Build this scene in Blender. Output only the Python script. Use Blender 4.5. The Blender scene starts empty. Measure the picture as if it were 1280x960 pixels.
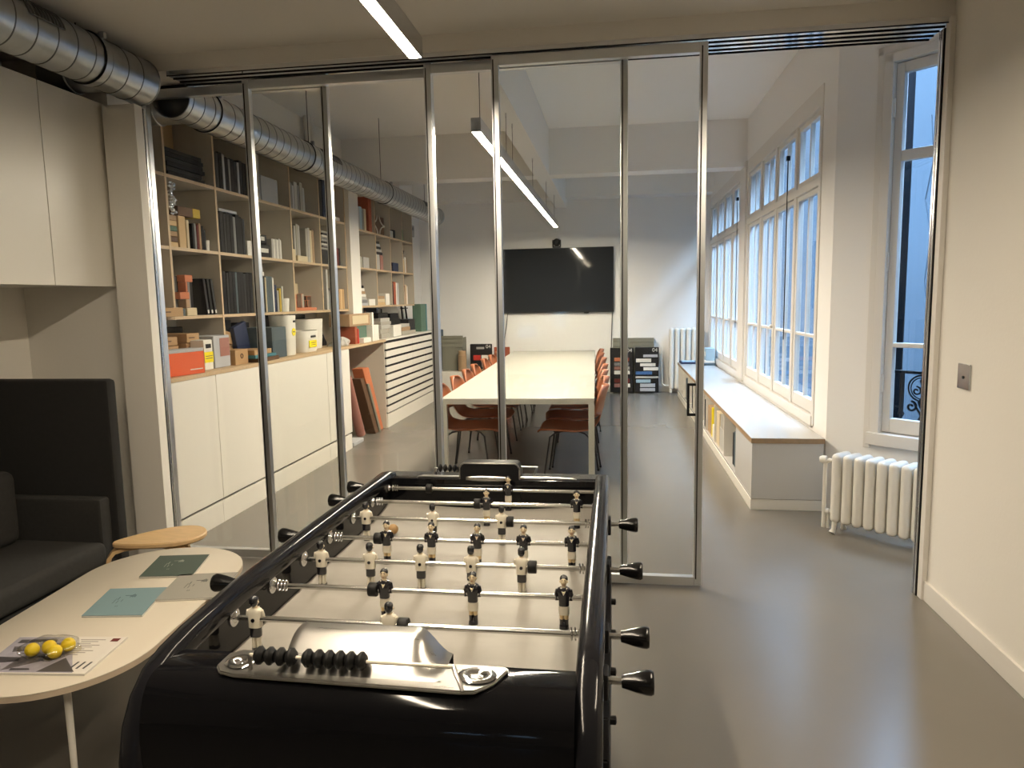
import bpy, bmesh, math, random
from mathutils import Vector, Matrix
random.seed(7)
R = math.radians
PI = math.pi
scene = bpy.context.scene
COL = scene.collection

# ------------------------------------------------------------------ camera, world, exposure
def set_camera():
    yaw, pitch, roll = R(8.3), R(6.8), R(-1.04)
    fwd = Vector((-math.sin(yaw)*math.cos(pitch), math.cos(yaw)*math.cos(pitch), -math.sin(pitch)))
    r0 = Vector((math.cos(yaw), math.sin(yaw), 0)); u0 = r0.cross(fwd)
    rt = r0*math.cos(roll) + u0*math.sin(roll); up = rt.cross(fwd)
    cd = bpy.data.cameras.new('camera'); co = bpy.data.objects.new('camera', cd); COL.objects.link(co)
    cd.sensor_width = 36; cd.lens = 887/1280*36; cd.clip_start = 0.05; cd.clip_end = 200
    m = Matrix((rt, up, -fwd)).transposed().to_4x4(); m.translation = Vector((0, 0, 1.55))
    co.matrix_world = m
    scene.camera = co
set_camera()
scene.view_settings.view_transform = 'Standard'
scene.view_settings.look = 'None'
scene.view_settings.gamma = 1
scene.view_settings.use_curve_mapping = False
scene.view_settings.exposure = 0.2
cy = scene.cycles
cy.max_bounces = 10; cy.diffuse_bounces = 5; cy.glossy_bounces = 5; cy.transparent_max_bounces = 24; cy.transmission_bounces = 4
cy.caustics_reflective = False; cy.caustics_refractive = False
cy.sample_clamp_indirect = 4.0
w = bpy.data.worlds.new('dusk_sky'); scene.world = w; w.use_nodes = True
bg = w.node_tree.nodes['Background']; wn = w.node_tree       # dusk sky: dim towards the horizon, brighter overhead
g_tc = wn.nodes.new('ShaderNodeTexCoord'); g_sx = wn.nodes.new('ShaderNodeSeparateXYZ'); g_mr = wn.nodes.new('ShaderNodeMapRange')
wn.links.new(g_tc.outputs['Generated'], g_sx.inputs[0]); wn.links.new(g_sx.outputs['Z'], g_mr.inputs[0])
g_mr.inputs[1].default_value = 0.30; g_mr.inputs[2].default_value = 0.75; g_mr.inputs[3].default_value = 0.75; g_mr.inputs[4].default_value = 42.0
bg.inputs[0].default_value = (0.40, 0.64, 1.0, 1)
wn.links.new(g_mr.outputs[0], bg.inputs[1])
LAMP = 112.0
LAMPCOL = (1.0, 0.845, 0.64, 1)

# ------------------------------------------------------------------ materials
MAT = {}
def mat(name, col, rough=0.6, metal=0.0, noise=0.0, nscale=8.0, bump=0.0, bscale=200.0, coat=0.0, spec=0.5, rvar=0.0, stretch=None):
    m = bpy.data.materials.new(name); m.use_nodes = True
    nt = m.node_tree; b = nt.nodes['Principled BSDF']
    b.inputs['Base Color'].default_value = (*col, 1); b.inputs['Roughness'].default_value = rough
    b.inputs['Metallic'].default_value = metal; b.inputs['Coat Weight'].default_value = coat
    b.inputs['Coat Roughness'].default_value = 0.06
    b.inputs['Specular IOR Level'].default_value = spec
    if noise or bump or rvar:
        tc = nt.nodes.new('ShaderNodeTexCoord'); mp = nt.nodes.new('ShaderNodeMapping')
        nt.links.new(tc.outputs['Object'], mp.inputs[0])
        if stretch: mp.inputs['Scale'].default_value = stretch
        if noise or rvar:
            n = nt.nodes.new('ShaderNodeTexNoise'); n.inputs['Scale'].default_value = nscale; n.inputs['Detail'].default_value = 6
            nt.links.new(mp.outputs[0], n.inputs['Vector'])
        if noise:
            r = nt.nodes.new('ShaderNodeValToRGB')
            r.color_ramp.elements[0].position = 0.1; r.color_ramp.elements[1].position = 0.9
            r.color_ramp.elements[0].color = (*[c*(1-noise) for c in col], 1)
            r.color_ramp.elements[1].color = (*[min(1, c*(1+noise)) for c in col], 1)
            nt.links.new(n.outputs[0], r.inputs[0]); nt.links.new(r.outputs[0], b.inputs['Base Color'])
        if rvar:
            mr = nt.nodes.new('ShaderNodeMapRange'); mr.inputs[3].default_value = rough-rvar; mr.inputs[4].default_value = rough+rvar
            nt.links.new(n.outputs[0], mr.inputs[0]); nt.links.new(mr.outputs[0], b.inputs['Roughness'])
        if bump:
            n2 = nt.nodes.new('ShaderNodeTexNoise'); n2.inputs['Scale'].default_value = bscale
            nt.links.new(mp.outputs[0], n2.inputs['Vector'])
            bp = nt.nodes.new('ShaderNodeBump'); bp.inputs['Strength'].default_value = bump; bp.inputs['Distance'].default_value = 0.004
            nt.links.new(n2.outputs[0], bp.inputs['Height']); nt.links.new(bp.outputs[0], b.inputs['Normal'])
    MAT[name] = m
    return m
def emit(name, col, s):
    m = bpy.data.materials.new(name); m.use_nodes = True; nt = m.node_tree
    nt.nodes.remove(nt.nodes['Principled BSDF'])
    e = nt.nodes.new('ShaderNodeEmission'); e.inputs[0].default_value = col; e.inputs[1].default_value = s
    nt.links.new(e.outputs[0], nt.nodes['Material Output'].inputs[0]); MAT[name] = m; return m
def glass(name, tint, base=0.035, graz=0.7):
    m = bpy.data.materials.new(name); m.use_nodes = True; nt = m.node_tree
    nt.nodes.remove(nt.nodes['Principled BSDF'])
    t = nt.nodes.new('ShaderNodeBsdfTransparent'); t.inputs[0].default_value = (*tint, 1)
    g = nt.nodes.new('ShaderNodeBsdfGlossy'); g.inputs['Roughness'].default_value = 0.0
    lw = nt.nodes.new('ShaderNodeLayerWeight'); lw.inputs[0].default_value = 0.5
    p = nt.nodes.new('ShaderNodeMath'); p.operation = 'POWER'; p.inputs[1].default_value = 4.5
    ma = nt.nodes.new('ShaderNodeMath'); ma.operation = 'MULTIPLY_ADD'; ma.inputs[1].default_value = graz; ma.inputs[2].default_value = base
    mx = nt.nodes.new('ShaderNodeMixShader')
    nt.links.new(lw.outputs['Facing'], p.inputs[0]); nt.links.new(p.outputs[0], ma.inputs[0]); nt.links.new(ma.outputs[0], mx.inputs[0])
    nt.links.new(t.outputs[0], mx.inputs[1]); nt.links.new(g.outputs[0], mx.inputs[2])
    nt.links.new(mx.outputs[0], nt.nodes['Material Output'].inputs[0]); MAT[name] = m; return m

mat('wall_white', (0.80, 0.77, 0.71), 0.85, bump=0.15, bscale=60)
mat('wall_cool', (0.87, 0.855, 0.83), 0.85, bump=0.12, bscale=40)
mat('ceiling_paint', (0.70, 0.67, 0.62), 0.9)
mat('trim_paint', (0.74, 0.71, 0.66), 0.45)
mat('concrete', (0.165, 0.150, 0.129), 0.25, noise=0.05, nscale=2.2)
mat('table_cream', (0.56, 0.505, 0.415), 0.3)
mat('white_lacquer', (0.76, 0.73, 0.66), 0.32)
mat('white_laminate', (0.58, 0.57, 0.545), 0.09, spec=0.7)
mat('table_white', (0.47, 0.455, 0.405), 0.25)
mat('ply', (0.52, 0.38, 0.23), 0.5, noise=0.18, nscale=6, stretch=(1, 12, 12))
mat('ply_edge', (0.33, 0.22, 0.12), 0.55, noise=0.2, nscale=30)
mat('birch', (0.60, 0.41, 0.21), 0.42, noise=0.14, nscale=5, stretch=(3, 14, 14))
mat('shelf_ply', (0.56, 0.46, 0.34), 0.55, noise=0.16, nscale=9)
mat('shelf_white', (0.56, 0.51, 0.43), 0.6)
mat('steel', (0.60, 0.61, 0.62), 0.24, metal=1.0, rvar=0.06, nscale=20)
mat('track_polish', (0.72, 0.72, 0.73), 0.10, metal=1.0)
mat('satin', (0.74, 0.755, 0.77), 0.34, metal=1.0)
mat('chrome', (0.80, 0.80, 0.80), 0.12, metal=1.0)
mat('alu', (0.44, 0.43, 0.41), 0.30, metal=1.0, rvar=0.08, nscale=6, stretch=(1, 14, 8))
mat('galv', (0.44, 0.46, 0.475), 0.32, metal=1.0, noise=0.12, nscale=18, rvar=0.08)
mat('galv_seam', (0.16, 0.165, 0.17), 0.5, metal=1.0)
mat('galv_dark', (0.16, 0.16, 0.16), 0.6, metal=0.5)
mat('black_gloss', (0.005, 0.005, 0.006), 0.07, spec=0.22)
mat('black_rail', (0.010, 0.010, 0.012), 0.13, spec=0.2)
mat('black_matte', (0.008, 0.008, 0.009), 0.5, spec=0.2)
mat('rubber', (0.008, 0.008, 0.008), 0.5, spec=0.25)
mat('handle_black', (0.006, 0.006, 0.006), 0.16, spec=0.4)
mat('rod_chrome', (0.62, 0.61, 0.58), 0.22, metal=1.0)
mat('pitch', (0.29, 0.272, 0.24), 0.5, noise=0.10, nscale=14, bump=0.05, bscale=60)
mat('fig_black', (0.012, 0.012, 0.016), 0.2, coat=0.6)
mat('fig_white', (0.74, 0.69, 0.57), 0.3, coat=0.4)
mat('fig_skin', (0.70, 0.53, 0.28), 0.35, coat=0.3)
mat('fig_face', (0.74, 0.62, 0.42), 0.35, coat=0.3)
mat('felt', (0.016, 0.0155, 0.015), 0.95, noise=0.15, nscale=40, bump=0.5, bscale=500)
mat('felt_seat', (0.030, 0.029, 0.027), 0.95, noise=0.2, nscale=50, bump=0.6, bscale=600)
mat('chair_leather', (0.29, 0.092, 0.036), 0.42, noise=0.12, nscale=12)
mat('chair_dark', (0.018, 0.016, 0.016), 0.35, metal=0.3)
mat('rad_white', (0.78, 0.75, 0.68), 0.38)
mat('screen', (0.022, 0.025, 0.030), 0.05, spec=0.2)
mat('plastic_black', (0.010, 0.010, 0.011), 0.4, spec=0.3)
mat('iron', (0.005, 0.0055, 0.007), 0.6, spec=0.2)
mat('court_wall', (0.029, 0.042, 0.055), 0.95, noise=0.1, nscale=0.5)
mat('exterior_pale', (0.30, 0.29, 0.27), 0.9)
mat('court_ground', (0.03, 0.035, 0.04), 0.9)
mat('pipe_dark', (0.004, 0.005, 0.007), 0.7, spec=0.1)
mat('crack', (0.03, 0.04, 0.05), 0.9)
glass('pane', (0.95, 0.97, 0.97), 0.03, 0.6)
glass('partition_glass', (0.965, 0.97, 0.96), 0.020, 0.55)
glass('clear_bag', (0.95, 0.95, 0.93), 0.10, 0.6)
emit('led', LAMPCOL, LAMP); emit('led_far', (1.0, 0.88, 0.70, 1), LAMP*2.7)
PAL = dict(black=(0.005, 0.005, 0.006), charcoal=(0.018, 0.018, 0.020), grey=(0.20, 0.20, 0.20), pale_grey=(0.42, 0.41, 0.38), white=(0.72, 0.70, 0.64),
           cream=(0.60, 0.50, 0.33), oak=(0.42, 0.27, 0.13), pine=(0.58, 0.41, 0.22), cardboard=(0.40, 0.255, 0.13), orange=(0.72, 0.13, 0.05), yellow=(0.80, 0.66, 0.02),
           teal=(0.06, 0.18, 0.22), green=(0.10, 0.17, 0.13), slate=(0.075, 0.10, 0.115), navy=(0.02, 0.03, 0.07), burgundy=(0.12, 0.025, 0.02), brick=(0.33, 0.085, 0.045), brown=(0.13, 0.075, 0.045),
           silver=(0.42, 0.43, 0.45), olive=(0.22, 0.215, 0.17), bright_green=(0.02, 0.22, 0.09), blue=(0.06, 0.14, 0.32), pale_blue=(0.33, 0.45, 0.52), rose=(0.32, 0.15, 0.12),
           tan=(0.36, 0.24, 0.14), stone=(0.36, 0.34, 0.29), red=(0.45, 0.04, 0.03), terracotta=(0.50, 0.17, 0.08), dark_brown=(0.06, 0.03, 0.02), mustard=(0.50, 0.36, 0.06), lilac=(0.45, 0.42, 0.50))
for k, v in PAL.items(): mat(k, v, 0.6, spec=0.15)
def A(m): return MAT[m] if isinstance(m, str) else m

# ------------------------------------------------------------------ mesh helpers (everything is written in room coordinates)
class B:
    def __init__(s): s.bm = bmesh.new(); s.mats = []; s.bev = False
    def mi(s, m):
        m = A(m)
        if m not in s.mats: s.mats.append(m)
        return s.mats.index(m)
    def _set(s, faces, m):
        i = s.mi(m)
        for f in faces: f.material_index = i
    def box(s, x0, x1, y0, y1, z0, z1, m, bev=0.0, seg=2, M=None):
        r = bmesh.ops.create_cube(s.bm, size=1.0)
        vs = r['verts']
        T = Matrix.Translation(((x0+x1)/2, (y0+y1)/2, (z0+z1)/2)) @ Matrix.Diagonal((abs(x1-x0), abs(y1-y0), abs(z1-z0), 1))
        if M is not None: T = M @ T
        bmesh.ops.transform(s.bm, matrix=T, verts=vs)
        fs = list({f for v in vs for f in v.link_faces})
        s._set(fs, m)
        if bev > 0:
            s.bev = True
            es = list({e for v in vs for e in v.link_edges})
            bmesh.ops.bevel(s.bm, geom=es, offset=bev, segments=seg, affect='EDGES', profile=0.5, clamp_overlap=True)
        return s
    def ring_loft(s, rings, m, cap=True, closed=True):
        i = s.mi(m) if not isinstance(m, (list, tuple)) else None
        prev = None; rows = []
        for ring in rings: rows.append([s.bm.verts.new(p) for p in ring])
        n = len(rows[0])
        for k in range(len(rows)-1):
            a, b = rows[k], rows[k+1]
            mi = i if i is not None else s.mi(m[k])
            for j in range(n if closed else n-1):
                q = (j+1) % n
                f = s.bm.faces.new((a[j], a[q], b[q], b[j])); f.material_index = mi
        if cap and closed:
            f = s.bm.faces.new(list(reversed(rows[0]))); f.material_index = i if i is not None else s.mi(m[0])
            f = s.bm.faces.new(rows[-1]); f.material_index = i if i is not None else s.mi(m[-1])
        return s
    def tube(s, pts, r, m, seg=8, cap=True):
        pts = [Vector(p) for p in pts]; rings = []
        rr = r if isinstance(r, (list, tuple)) else [r]*len(pts)
        t0 = (pts[1]-pts[0]).normalized()
        up = Vector((0, 0, 1)) if abs(t0.z) < 0.9 else Vector((1, 0, 0))
        nrm = t0.cross(up).normalized()
        for k, p in enumerate(pts):
            if k == 0: t = pts[1]-pts[0]
            elif k == len(pts)-1: t = pts[-1]-pts[-2]
            else: t = (pts[k+1]-p).normalized() + (p-pts[k-1]).normalized()
            t.normalize()
            nrm = (nrm - t*nrm.dot(t)).normalized(); bi = t.cross(nrm)
            rings.append([p + (nrm*math.cos(a) + bi*math.sin(a))*rr[k] for a in [2*PI*j/seg for j in range(seg)]])
        return s.ring_loft(rings, m, cap)
    def lathe(s, prof, org, axis, m, seg=20):
        ax = Vector(axis).normalized(); up = Vector((0, 0, 1)) if abs(ax.z) < 0.9 else Vector((1, 0, 0))
        e1 = ax.cross(up).normalized(); e2 = ax.cross(e1); org = Vector(org)
        rings = [[org + ax*t + (e1*math.cos(a)+e2*math.sin(a))*max(r, 1e-4) for a in [2*PI*j/seg for j in range(seg)]] for r, t in prof]
        return s.ring_loft(rings, m, True)
    def cyl(s, p0, p1, r, m, seg=14): return s.tube([p0, p1], r, m, seg)
    def ball(s, c, r, m, seg=12, sc=(1, 1, 1), M=None):
        q = bmesh.ops.create_uvsphere(s.bm, u_segments=seg, v_segments=max(6, seg*2//3), radius=r)
        T = Matrix.Translation(c) @ Matrix.Diagonal((*sc, 1))
        if M is not None: T = M @ T
        bmesh.ops.transform(s.bm, matrix=T, verts=q['verts'])
        s._set({f for v in q['verts'] for f in v.link_faces}, m); return s
    def torus(s, c, axis, R_, r, m, seg=24, rs=8):
        ax = Vector(axis).normalized(); up = Vector((0, 0, 1)) if abs(ax.z) < 0.9 else Vector((1, 0, 0))
        e1 = ax.cross(up).normalized(); e2 = ax.cross(e1); c = Vector(c); mi = s.mi(m)
        rows = []
        for k in range(seg):
            a = 2*PI*k/seg; d = e1*math.cos(a)+e2*math.sin(a)
            rows.append([s.bm.verts.new(c + d*(R_+r*math.cos(2*PI*j/rs)) + ax*r*math.sin(2*PI*j/rs)) for j in range(rs)])
        for k in range(seg):
            a, b = rows[k], rows[(k+1) % seg]
            for j in range(rs):
                f = s.bm.faces.new((a[j], a[(j+1) % rs], b[(j+1) % rs], b[j])); f.material_index = mi
        return s
    def prism(s, poly, axis, a0, a1, m, bev=0.0):
        def P(u, v, t): return {'x': (t, u, v), 'y': (u, t, v), 'z': (u, v, t)}[axis]
        mi = s.mi(m)
        lo = [s.bm.verts.new(P(u, v, a0)) for u, v in poly]; hi = [s.bm.verts.new(P(u, v, a1)) for u, v in poly]
        n = len(poly); fs = []
        for j in range(n): fs.append(s.bm.faces.new((lo[j], lo[(j+1) % n], hi[(j+1) % n], hi[j])))
        fs.append(s.bm.faces.new(list(reversed(lo)))); fs.append(s.bm.faces.new(hi))
        for f in fs: f.material_index = mi
        if bev:
            s.bev = True
            bmesh.ops.recalc_face_normals(s.bm, faces=fs)
            bmesh.ops.bevel(s.bm, geom=list({e for f in fs for e in f.edges}), offset=bev, segments=2, affect='EDGES', clamp_overlap=True)
        return s
    def grid(s, fn, nu, nv, m):
        mi = s.mi(m)
        V = [[s.bm.verts.new(fn(i/nu, j/nv)) for j in range(nv+1)] for i in range(nu+1)]
        for i in range(nu):
            for j in range(nv):
                f = s.bm.faces.new((V[i][j], V[i+1][j], V[i+1][j+1], V[i][j+1])); f.material_index = mi
        return s
    def build(s, name, parent=None, smooth=True, solid=0.0, ang=35):
        bevelled = s.bev
        bmesh.ops.recalc_face_normals(s.bm, faces=s.bm.faces)
        me = bpy.data.meshes.new(name)
        if parent is not None:
            inv = Matrix.Translation(-ROOTLOC.get(parent.name, Vector((0, 0, 0))))
            bmesh.ops.transform(s.bm, matrix=inv, verts=s.bm.verts)
        s.bm.to_mesh(me); s.bm.free()
        for m in s.mats: me.materials.append(m)
        if smooth and len(me.polygons):
            me.shade_smooth(); me.set_sharp_from_angle(angle=R(ang))
        o = bpy.data.objects.new(name, me); COL.objects.link(o)
        if parent is not None:
            o.parent = parent; ROOTLOC[o.name] = ROOTLOC.get(parent.name, Vector((0, 0, 0)))
        if bevelled and smooth:
            wm = o.modifiers.new('weighted', 'WEIGHTED_NORMAL'); wm.keep_sharp = True
        if solid:
            md = o.modifiers.new('thick', 'SOLIDIFY'); md.thickness = solid; md.offset = 0
        return o
ROOTLOC = {}
def tag(o, label, cat, group=None, kind=None):
    o['label'] = label; o['category'] = cat
    if group: o['group'] = group
    if kind: o['kind'] = kind
    return o
def empty(name, loc, label=None, cat=None, group=None):
    o = bpy.data.objects.new(name, None); COL.objects.link(o); o.location = loc; o.empty_display_size = 0.1
    ROOTLOC[o.name] = Vector(loc)
    if label: tag(o, label, cat, group)
    return o
def struct(o):
    o['kind'] = 'structure'; return o
def copy_tree(o, parent=None):
    c = o.copy(); COL.objects.link(c)
    if parent is not None: c.parent = parent
    for ch in list(o.children): copy_tree(ch, c)
    return c
ORD = ['first', 'second', 'third', 'fourth', 'fifth', 'sixth', 'seventh', 'eighth', 'ninth', 'tenth', 'eleventh', 'twelfth']

# ================================================================== SETTING
PY = 3.80            # partition
def sbox(name, *a, m='wall_white'):
    return struct(B().box(*a, m).build(name, smooth=False))
ROOM = [(-3.6, -7.1), (1.75, -7.1), (1.75, 3.81), (3.15, 3.81), (3.15, 4.0), (1.75, 5.4), (1.75, 12.1), (-3.6, 12.1)]
struct(B().prism(ROOM, 'z', -0.1, 0.0, 'concrete').build('floor', smooth=False))
sbox('ceiling', -3.5, 1.8, -7.1, 4.02, 2.90, 3.0, m='ceiling_paint')
struct(B().prism([(-3.6, 4.02), (3.15, 4.02), (1.75, 5.4), (1.75, 12.1), (-3.6, 12.1)], 'z', 3.54, 3.64, 'wall_cool').build('ceiling_far', smooth=False))
sbox('trim_1', -3.5, 1.8, 4.00, 4.06, 2.90, 3.60, m='wall_cool')          # upstand between the two ceilings
sbox('ceiling_beam', -0.95, -0.77, 4.06, 8.65, 3.01, 3.54, m='wall_cool')
sbox('ceiling_beam_far', -0.95, -0.77, 8.93, 11.8, 3.01, 3.54, m='wall_cool')
sbox('ceiling_crossbeam', -3.35, 1.56, 8.65, 8.93, 3.01, 3.54, m='wall_cool')
sbox('ceiling_soffit', -3.35, 1.56, 11.45, 11.8, 3.13, 3.54, m='wall_cool')
sbox('wall_right', 1.56, 1.80, -7.1, 3.80, 0.0, 2.90)
sbox('wall_left', -3.55, -3.34, -7.1, 12.0, 0.0, 3.54)
sbox('wall_far', -3.6, 2.0, 11.8, 12.1, 0.0, 3.54, m='wall_cool')
sbox('wall_alcove', 1.66, 3.2, 3.802, 4.02, 0.0, 3.54, m='wall_cool')
sbox('wall_niche', -3.34, -2.721, 3.65, 3.955, 0.0, 2.90)
struct(B().box(-2.72, -2.53, 3.60, 3.664, 0.0, 2.62, 'wall_white').box(-2.80, -2.72, 3.655, 3.955, 0.0, 2.62, 'wall_white').build('trim_2', smooth=False))                       # pilaster by the partition
b = B()                                                                    # wall behind the viewpoint with two small windows
for a in ((-3.6, -2.0, 0, 2.9), (-2.0, -1.6, 0, 0.76), (-2.0, -1.6, 1.02, 2.9), (-1.6, -1.25, 0, 2.9), (-1.25, -0.98, 0, 0.95), (-1.25, -0.98, 1.28, 2.9), (-0.98, 1.8, 0, 2.9)):
    b.box(a[0], a[1], -7.15, -7.0, a[2], a[3], 'wall_white')
struct(B().box(-3.6, 1.8, -9.6, -9.4, -1, 2.4, 'exterior_pale').build('added_bounce_wall_back', smooth=False))  # unseen pale wall, added to bounce skylight so the small back windows look bright
struct(b.build('wall_back', smooth=False))
# header over the sliding panels
sbox('trim_3', -2.68, 1.56, 3.72, 3.96, 2.815, 2.90, m='trim_paint')
# window wall with its long opening
WZ0, WZ1, WY0, WY1 = 0.55, 3.06, 5.63, 11.72
b = B()
b.box(1.5, 1.78, 5.28, WY0, 0, 3.54, 'wall_cool').box(1.5, 1.78, WY1, 11.8, 0, 3.54, 'wall_cool')
b.box(1.5, 1.78, WY0, WY1, 0, WZ0, 'wall_cool').box(1.5, 1.78, WY0, WY1, WZ1, 3.54, 'wall_cool')
struct(b.build('wall_window', smooth=False))
S2 = 2**-0.5
CM = Matrix.Translation((1.5, 5.28, 0)) @ Matrix.Rotation(R(-45), 4, 'Z')     # chamfer wall frame: x along it, y outwards
b = B()
for a in ((-0.0, 0.33, 0, 3.54), (1.56, 2.3, 0, 3.54), (0.33, 1.56, 0, 0.56), (0.33, 1.56, 3.04, 3.54)):
    b.box(a[0], a[1], 0, 0.28, a[2], a[3], 'wall_cool', M=CM)
struct(b.build('wall_corner', smooth=False))
# baseboards
struct(B().box(1.545, 1.56, -7.0, 3.70, 0, 0.10, 'trim_paint', 0.003).build('baseboard_right'))
struct(B().box(-3.34, 1.56, 11.785, 11.8, 0, 0.10, 'trim_paint', 0.003).build('baseboard_far'))

# ---- windows
def sash(parent, y0, y1, z0, z1, x, st=0.035, bars_y=(), bars_z=(), rail=None, M=None, name='sash'):
    b = B(); rail = rail or st
    b.box(x, x+0.045, y0, y0+st, z0, z1, 'trim_paint', 0.004, 1, M).box(x, x+0.045, y1-st, y1, z0, z1, 'trim_paint', 0.004, 1, M)
    b.box(x, x+0.045, y0+st, y1-st, z0, z0+rail, 'trim_paint', 0.004, 1, M).box(x, x+0.045, y0+st, y1-st, z1-st, z1, 'trim_paint', 0.004, 1, M)
    for q in bars_y: b.box(x+0.006, x+0.04, q-0.013, q+0.013, z0+rail, z1-st, 'trim_paint', 0.003, 1, M)
    for q in bars_z: b.box(x+0.006, x+0.04, y0+st, y1-st, q-0.013, q+0.013, 'trim_paint', 0.003, 1, M)
    f = b.build(name, parent)
    B().box(x+0.02, x+0.024, y0+st*0.8, y1-st*0.8, z0+rail*0.8, z1-st*0.8, 'pane', M=M).build('pane', f, smooth=False)
    return f
def long_window(name, y0, y1, n, leafs):
    root = empty(name, (1.5, (y0+y1)/2, WZ0)); struct(root)
    b = B()
    b.box(1.49, 1.56, y0-0.03, y0+0.035, WZ0, WZ1, 'trim_paint', 0.006).box(1.49, 1.56, y1-0.035, y1+0.03, WZ0, WZ1, 'trim_paint', 0.006)
    b.box(1.488, 1.56, y0, y1, WZ1-0.15, WZ1, 'trim_paint', 0.006).box(1.48, 1.56, y0, y1, WZ0-0.01, WZ0+0.075, 'trim_paint', 0.006)
    b.box(1.492, 1.56, y0, y1, 2.35, 2.41, 'trim_paint', 0.005)
    for q0, q1 in zip(leafs[:-1], leafs[1:]):
        b.box(1.497, 1.56, q0[1]+0.001, q1[0]-0.001, WZ0+0.075, WZ1-0.15, 'trim_paint', 0.004)
    b.build('window_frame', root)
    for a, c in leafs:
        sash(root, a, c, WZ0+0.08, 2.345, 1.508, 0.04, ((a+c)/2,), (1.224,), 0.10)
        sash(root, a, c, 2.415, WZ1-0.155, 1.508, 0.04, ((a+c)/2,), (), 0.04)
    return root
l1 = [(5.665, 6.335), (6.41, 7.08), (7.16, 7.76), (7.86, 8.50)]
w1 = long_window('window_1', 5.63, 8.53, 4, l1)
l2 = [(8.99, 9.60), (9.66, 10.28), (10.34, 10.98), (11.04, 11.66)]
w2 = long_window('window_2', 8.96, 11.70, 4, l2)
sbox('trim_4', 1.47, 1.60, 8.56, 8.93, WZ0, WZ1, m='trim_paint')
for wr, q, z in ((w1, 7.12, 1.5), (w2, 9.63, 1.5)):                        # espagnolette rods and winding handles
    B().cyl((1.496, q, 0.8), (1.496, q, 2.3), 0.006, 'trim_paint', 8).ball((1.485, q, 1.25), 0.018, 'trim_paint', 8).build('bolt_rod', wr)
for wr, q in ((w1, 6.62), (w2, 9.2)):
    B().cyl((1.49, q, 1.15), (1.49, q, 2.72), 0.005, 'iron', 6).box(1.475, 1.505, q-0.02, q+0.02, 2.70, 2.74, 'iron', 0.004).build('winder', wr)
# casement in the corner wall
root = empty('window_3', CM @ Vector((0.95, 0.1, 0.53))); struct(root)
b = B()
for a in ((0.315, 0.375, 0.53, 3.05), (1.51, 1.57, 0.53, 3.05)): b.box(a[0], a[1], -0.02, 0.10, a[2], a[3], 'trim_paint', 0.006, 2, CM)
b.box(0.315, 1.57, -0.02, 0.10, 3.0, 3.06, 'trim_paint', 0.006, 2, CM).box(0.30, 1.59, -0.045, 0.10, 0.53, 0.615, 'trim_paint', 0.008, 2, CM)
b.box(0.27, 0.315, -0.012, 0.03, 0.50, 3.10, 'trim_paint', 0.006, 2, CM).box(0.27, 1.62, -0.012, 0.03, 3.055, 3.11, 'trim_paint', 0.006, 2, CM)
b.build('window_frame', root)
def csash(u0, u1):
    b = B(); x = 0.02
    for a in ((u0, u0+0.05, 0.62, 2.995), (u1-0.06, u1, 0.62, 2.995), (u0+0.05, u1-0.06, 0.62, 0.715), (u0+0.05, u1-0.06, 2.93, 2.995), (u0+0.05, u1-0.06, 2.385, 2.452), (u0+0.05, u1-0.06, 1.19, 1.22)):
        b.box(a[0], a[1], x, x+0.05, a[2], a[3], 'trim_paint', 0.005, 2, CM)
    f = b.build('sash', root)
    B().box(u0+0.04, u1-0.05, x+0.022, x+0.026, 0.70, 2.94, 'pane', M=CM).build('pane', f, smooth=False)
    return f
s1 = csash(0.377, 0.94); csash(0.944, 1.507)
for z in (0.95, 1.75, 2.72):
    B().cyl(CM @ Vector((0.376, 0.005, z-0.06)), CM @ Vector((0.376, 0.005, z+0.06)), 0.011, 'trim_paint', 8).build('hinge', s1)
# wrought balcony rail outside the casement
root = empty('balcony_railing', CM @ Vector((0.95, 0.24, 0.72)), 'black wrought iron balcony rail with scrolls outside the tall corner window', 'railing')
def cp(u, z, n=0.24): return CM @ Vector((u, n, z))
B().box(0.34, 1.55, 0.225, 0.255, 1.0, 1.02, 'iron', 0.003, 1, CM).build('top_bar', root)
def scroll(u, z, r, turns, sgn, start):
    return [cp(u + sgn*r*(1-t*0.8)*math.cos(start+t*turns*2*PI), z + r*(1-t*0.8)*math.sin(start+t*turns*2*PI)) for t in [k/26 for k in range(27)]]
for u0 in (0.53, 0.80, 1.07, 1.34):
    b = B()
    b.torus(cp(u0, 0.905), CM.to_3x3() @ Vector((0, 1, 0)), 0.088, 0.006, 'iron', 28, 6).torus(cp(u0, 0.905), CM.to_3x3() @ Vector((0, 1, 0)), 0.072, 0.004, 'iron', 28, 6)
    b.cyl(cp(u0, 1.0), cp(u0, 0.70), 0.006, 'iron', 8)
    b.lathe([(0.002, 0), (0.017, 0.025), (0.006, 0.06), (0.002, 0.075)], cp(u0, 0.98), (0, 0, -1), 'iron', 10)
    b.lathe([(0.006, 0), (0.02, 0.03), (0.003, 0.07)], cp(u0, 0.72), (0, 0, -1), 'iron', 10)
    b.lathe([(0.008, 0), (0.024, 0.03), (0.010, 0.07)], cp(u0, 0.84), (0, 0, -1), 'iron', 10)
    for sg in (1, -1):
        b.tube(scroll(u0+sg*0.035, 0.885, 0.032, 1.2, sg, PI/2), 0.006, 'iron', 6)
        b.tube(scroll(u0+sg*0.065, 0.775, 0.038, 1.2, sg, PI/2), 0.008, 'iron', 6)
        b.tube([cp(u0, 0.72), cp(u0+sg*0.03, 0.77), cp(u0+sg*0.05, 0.81), cp(u0+sg*0.065, 0.813)], 0.007, 'iron', 6)
    b.build('scroll_panel', root)
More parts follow.
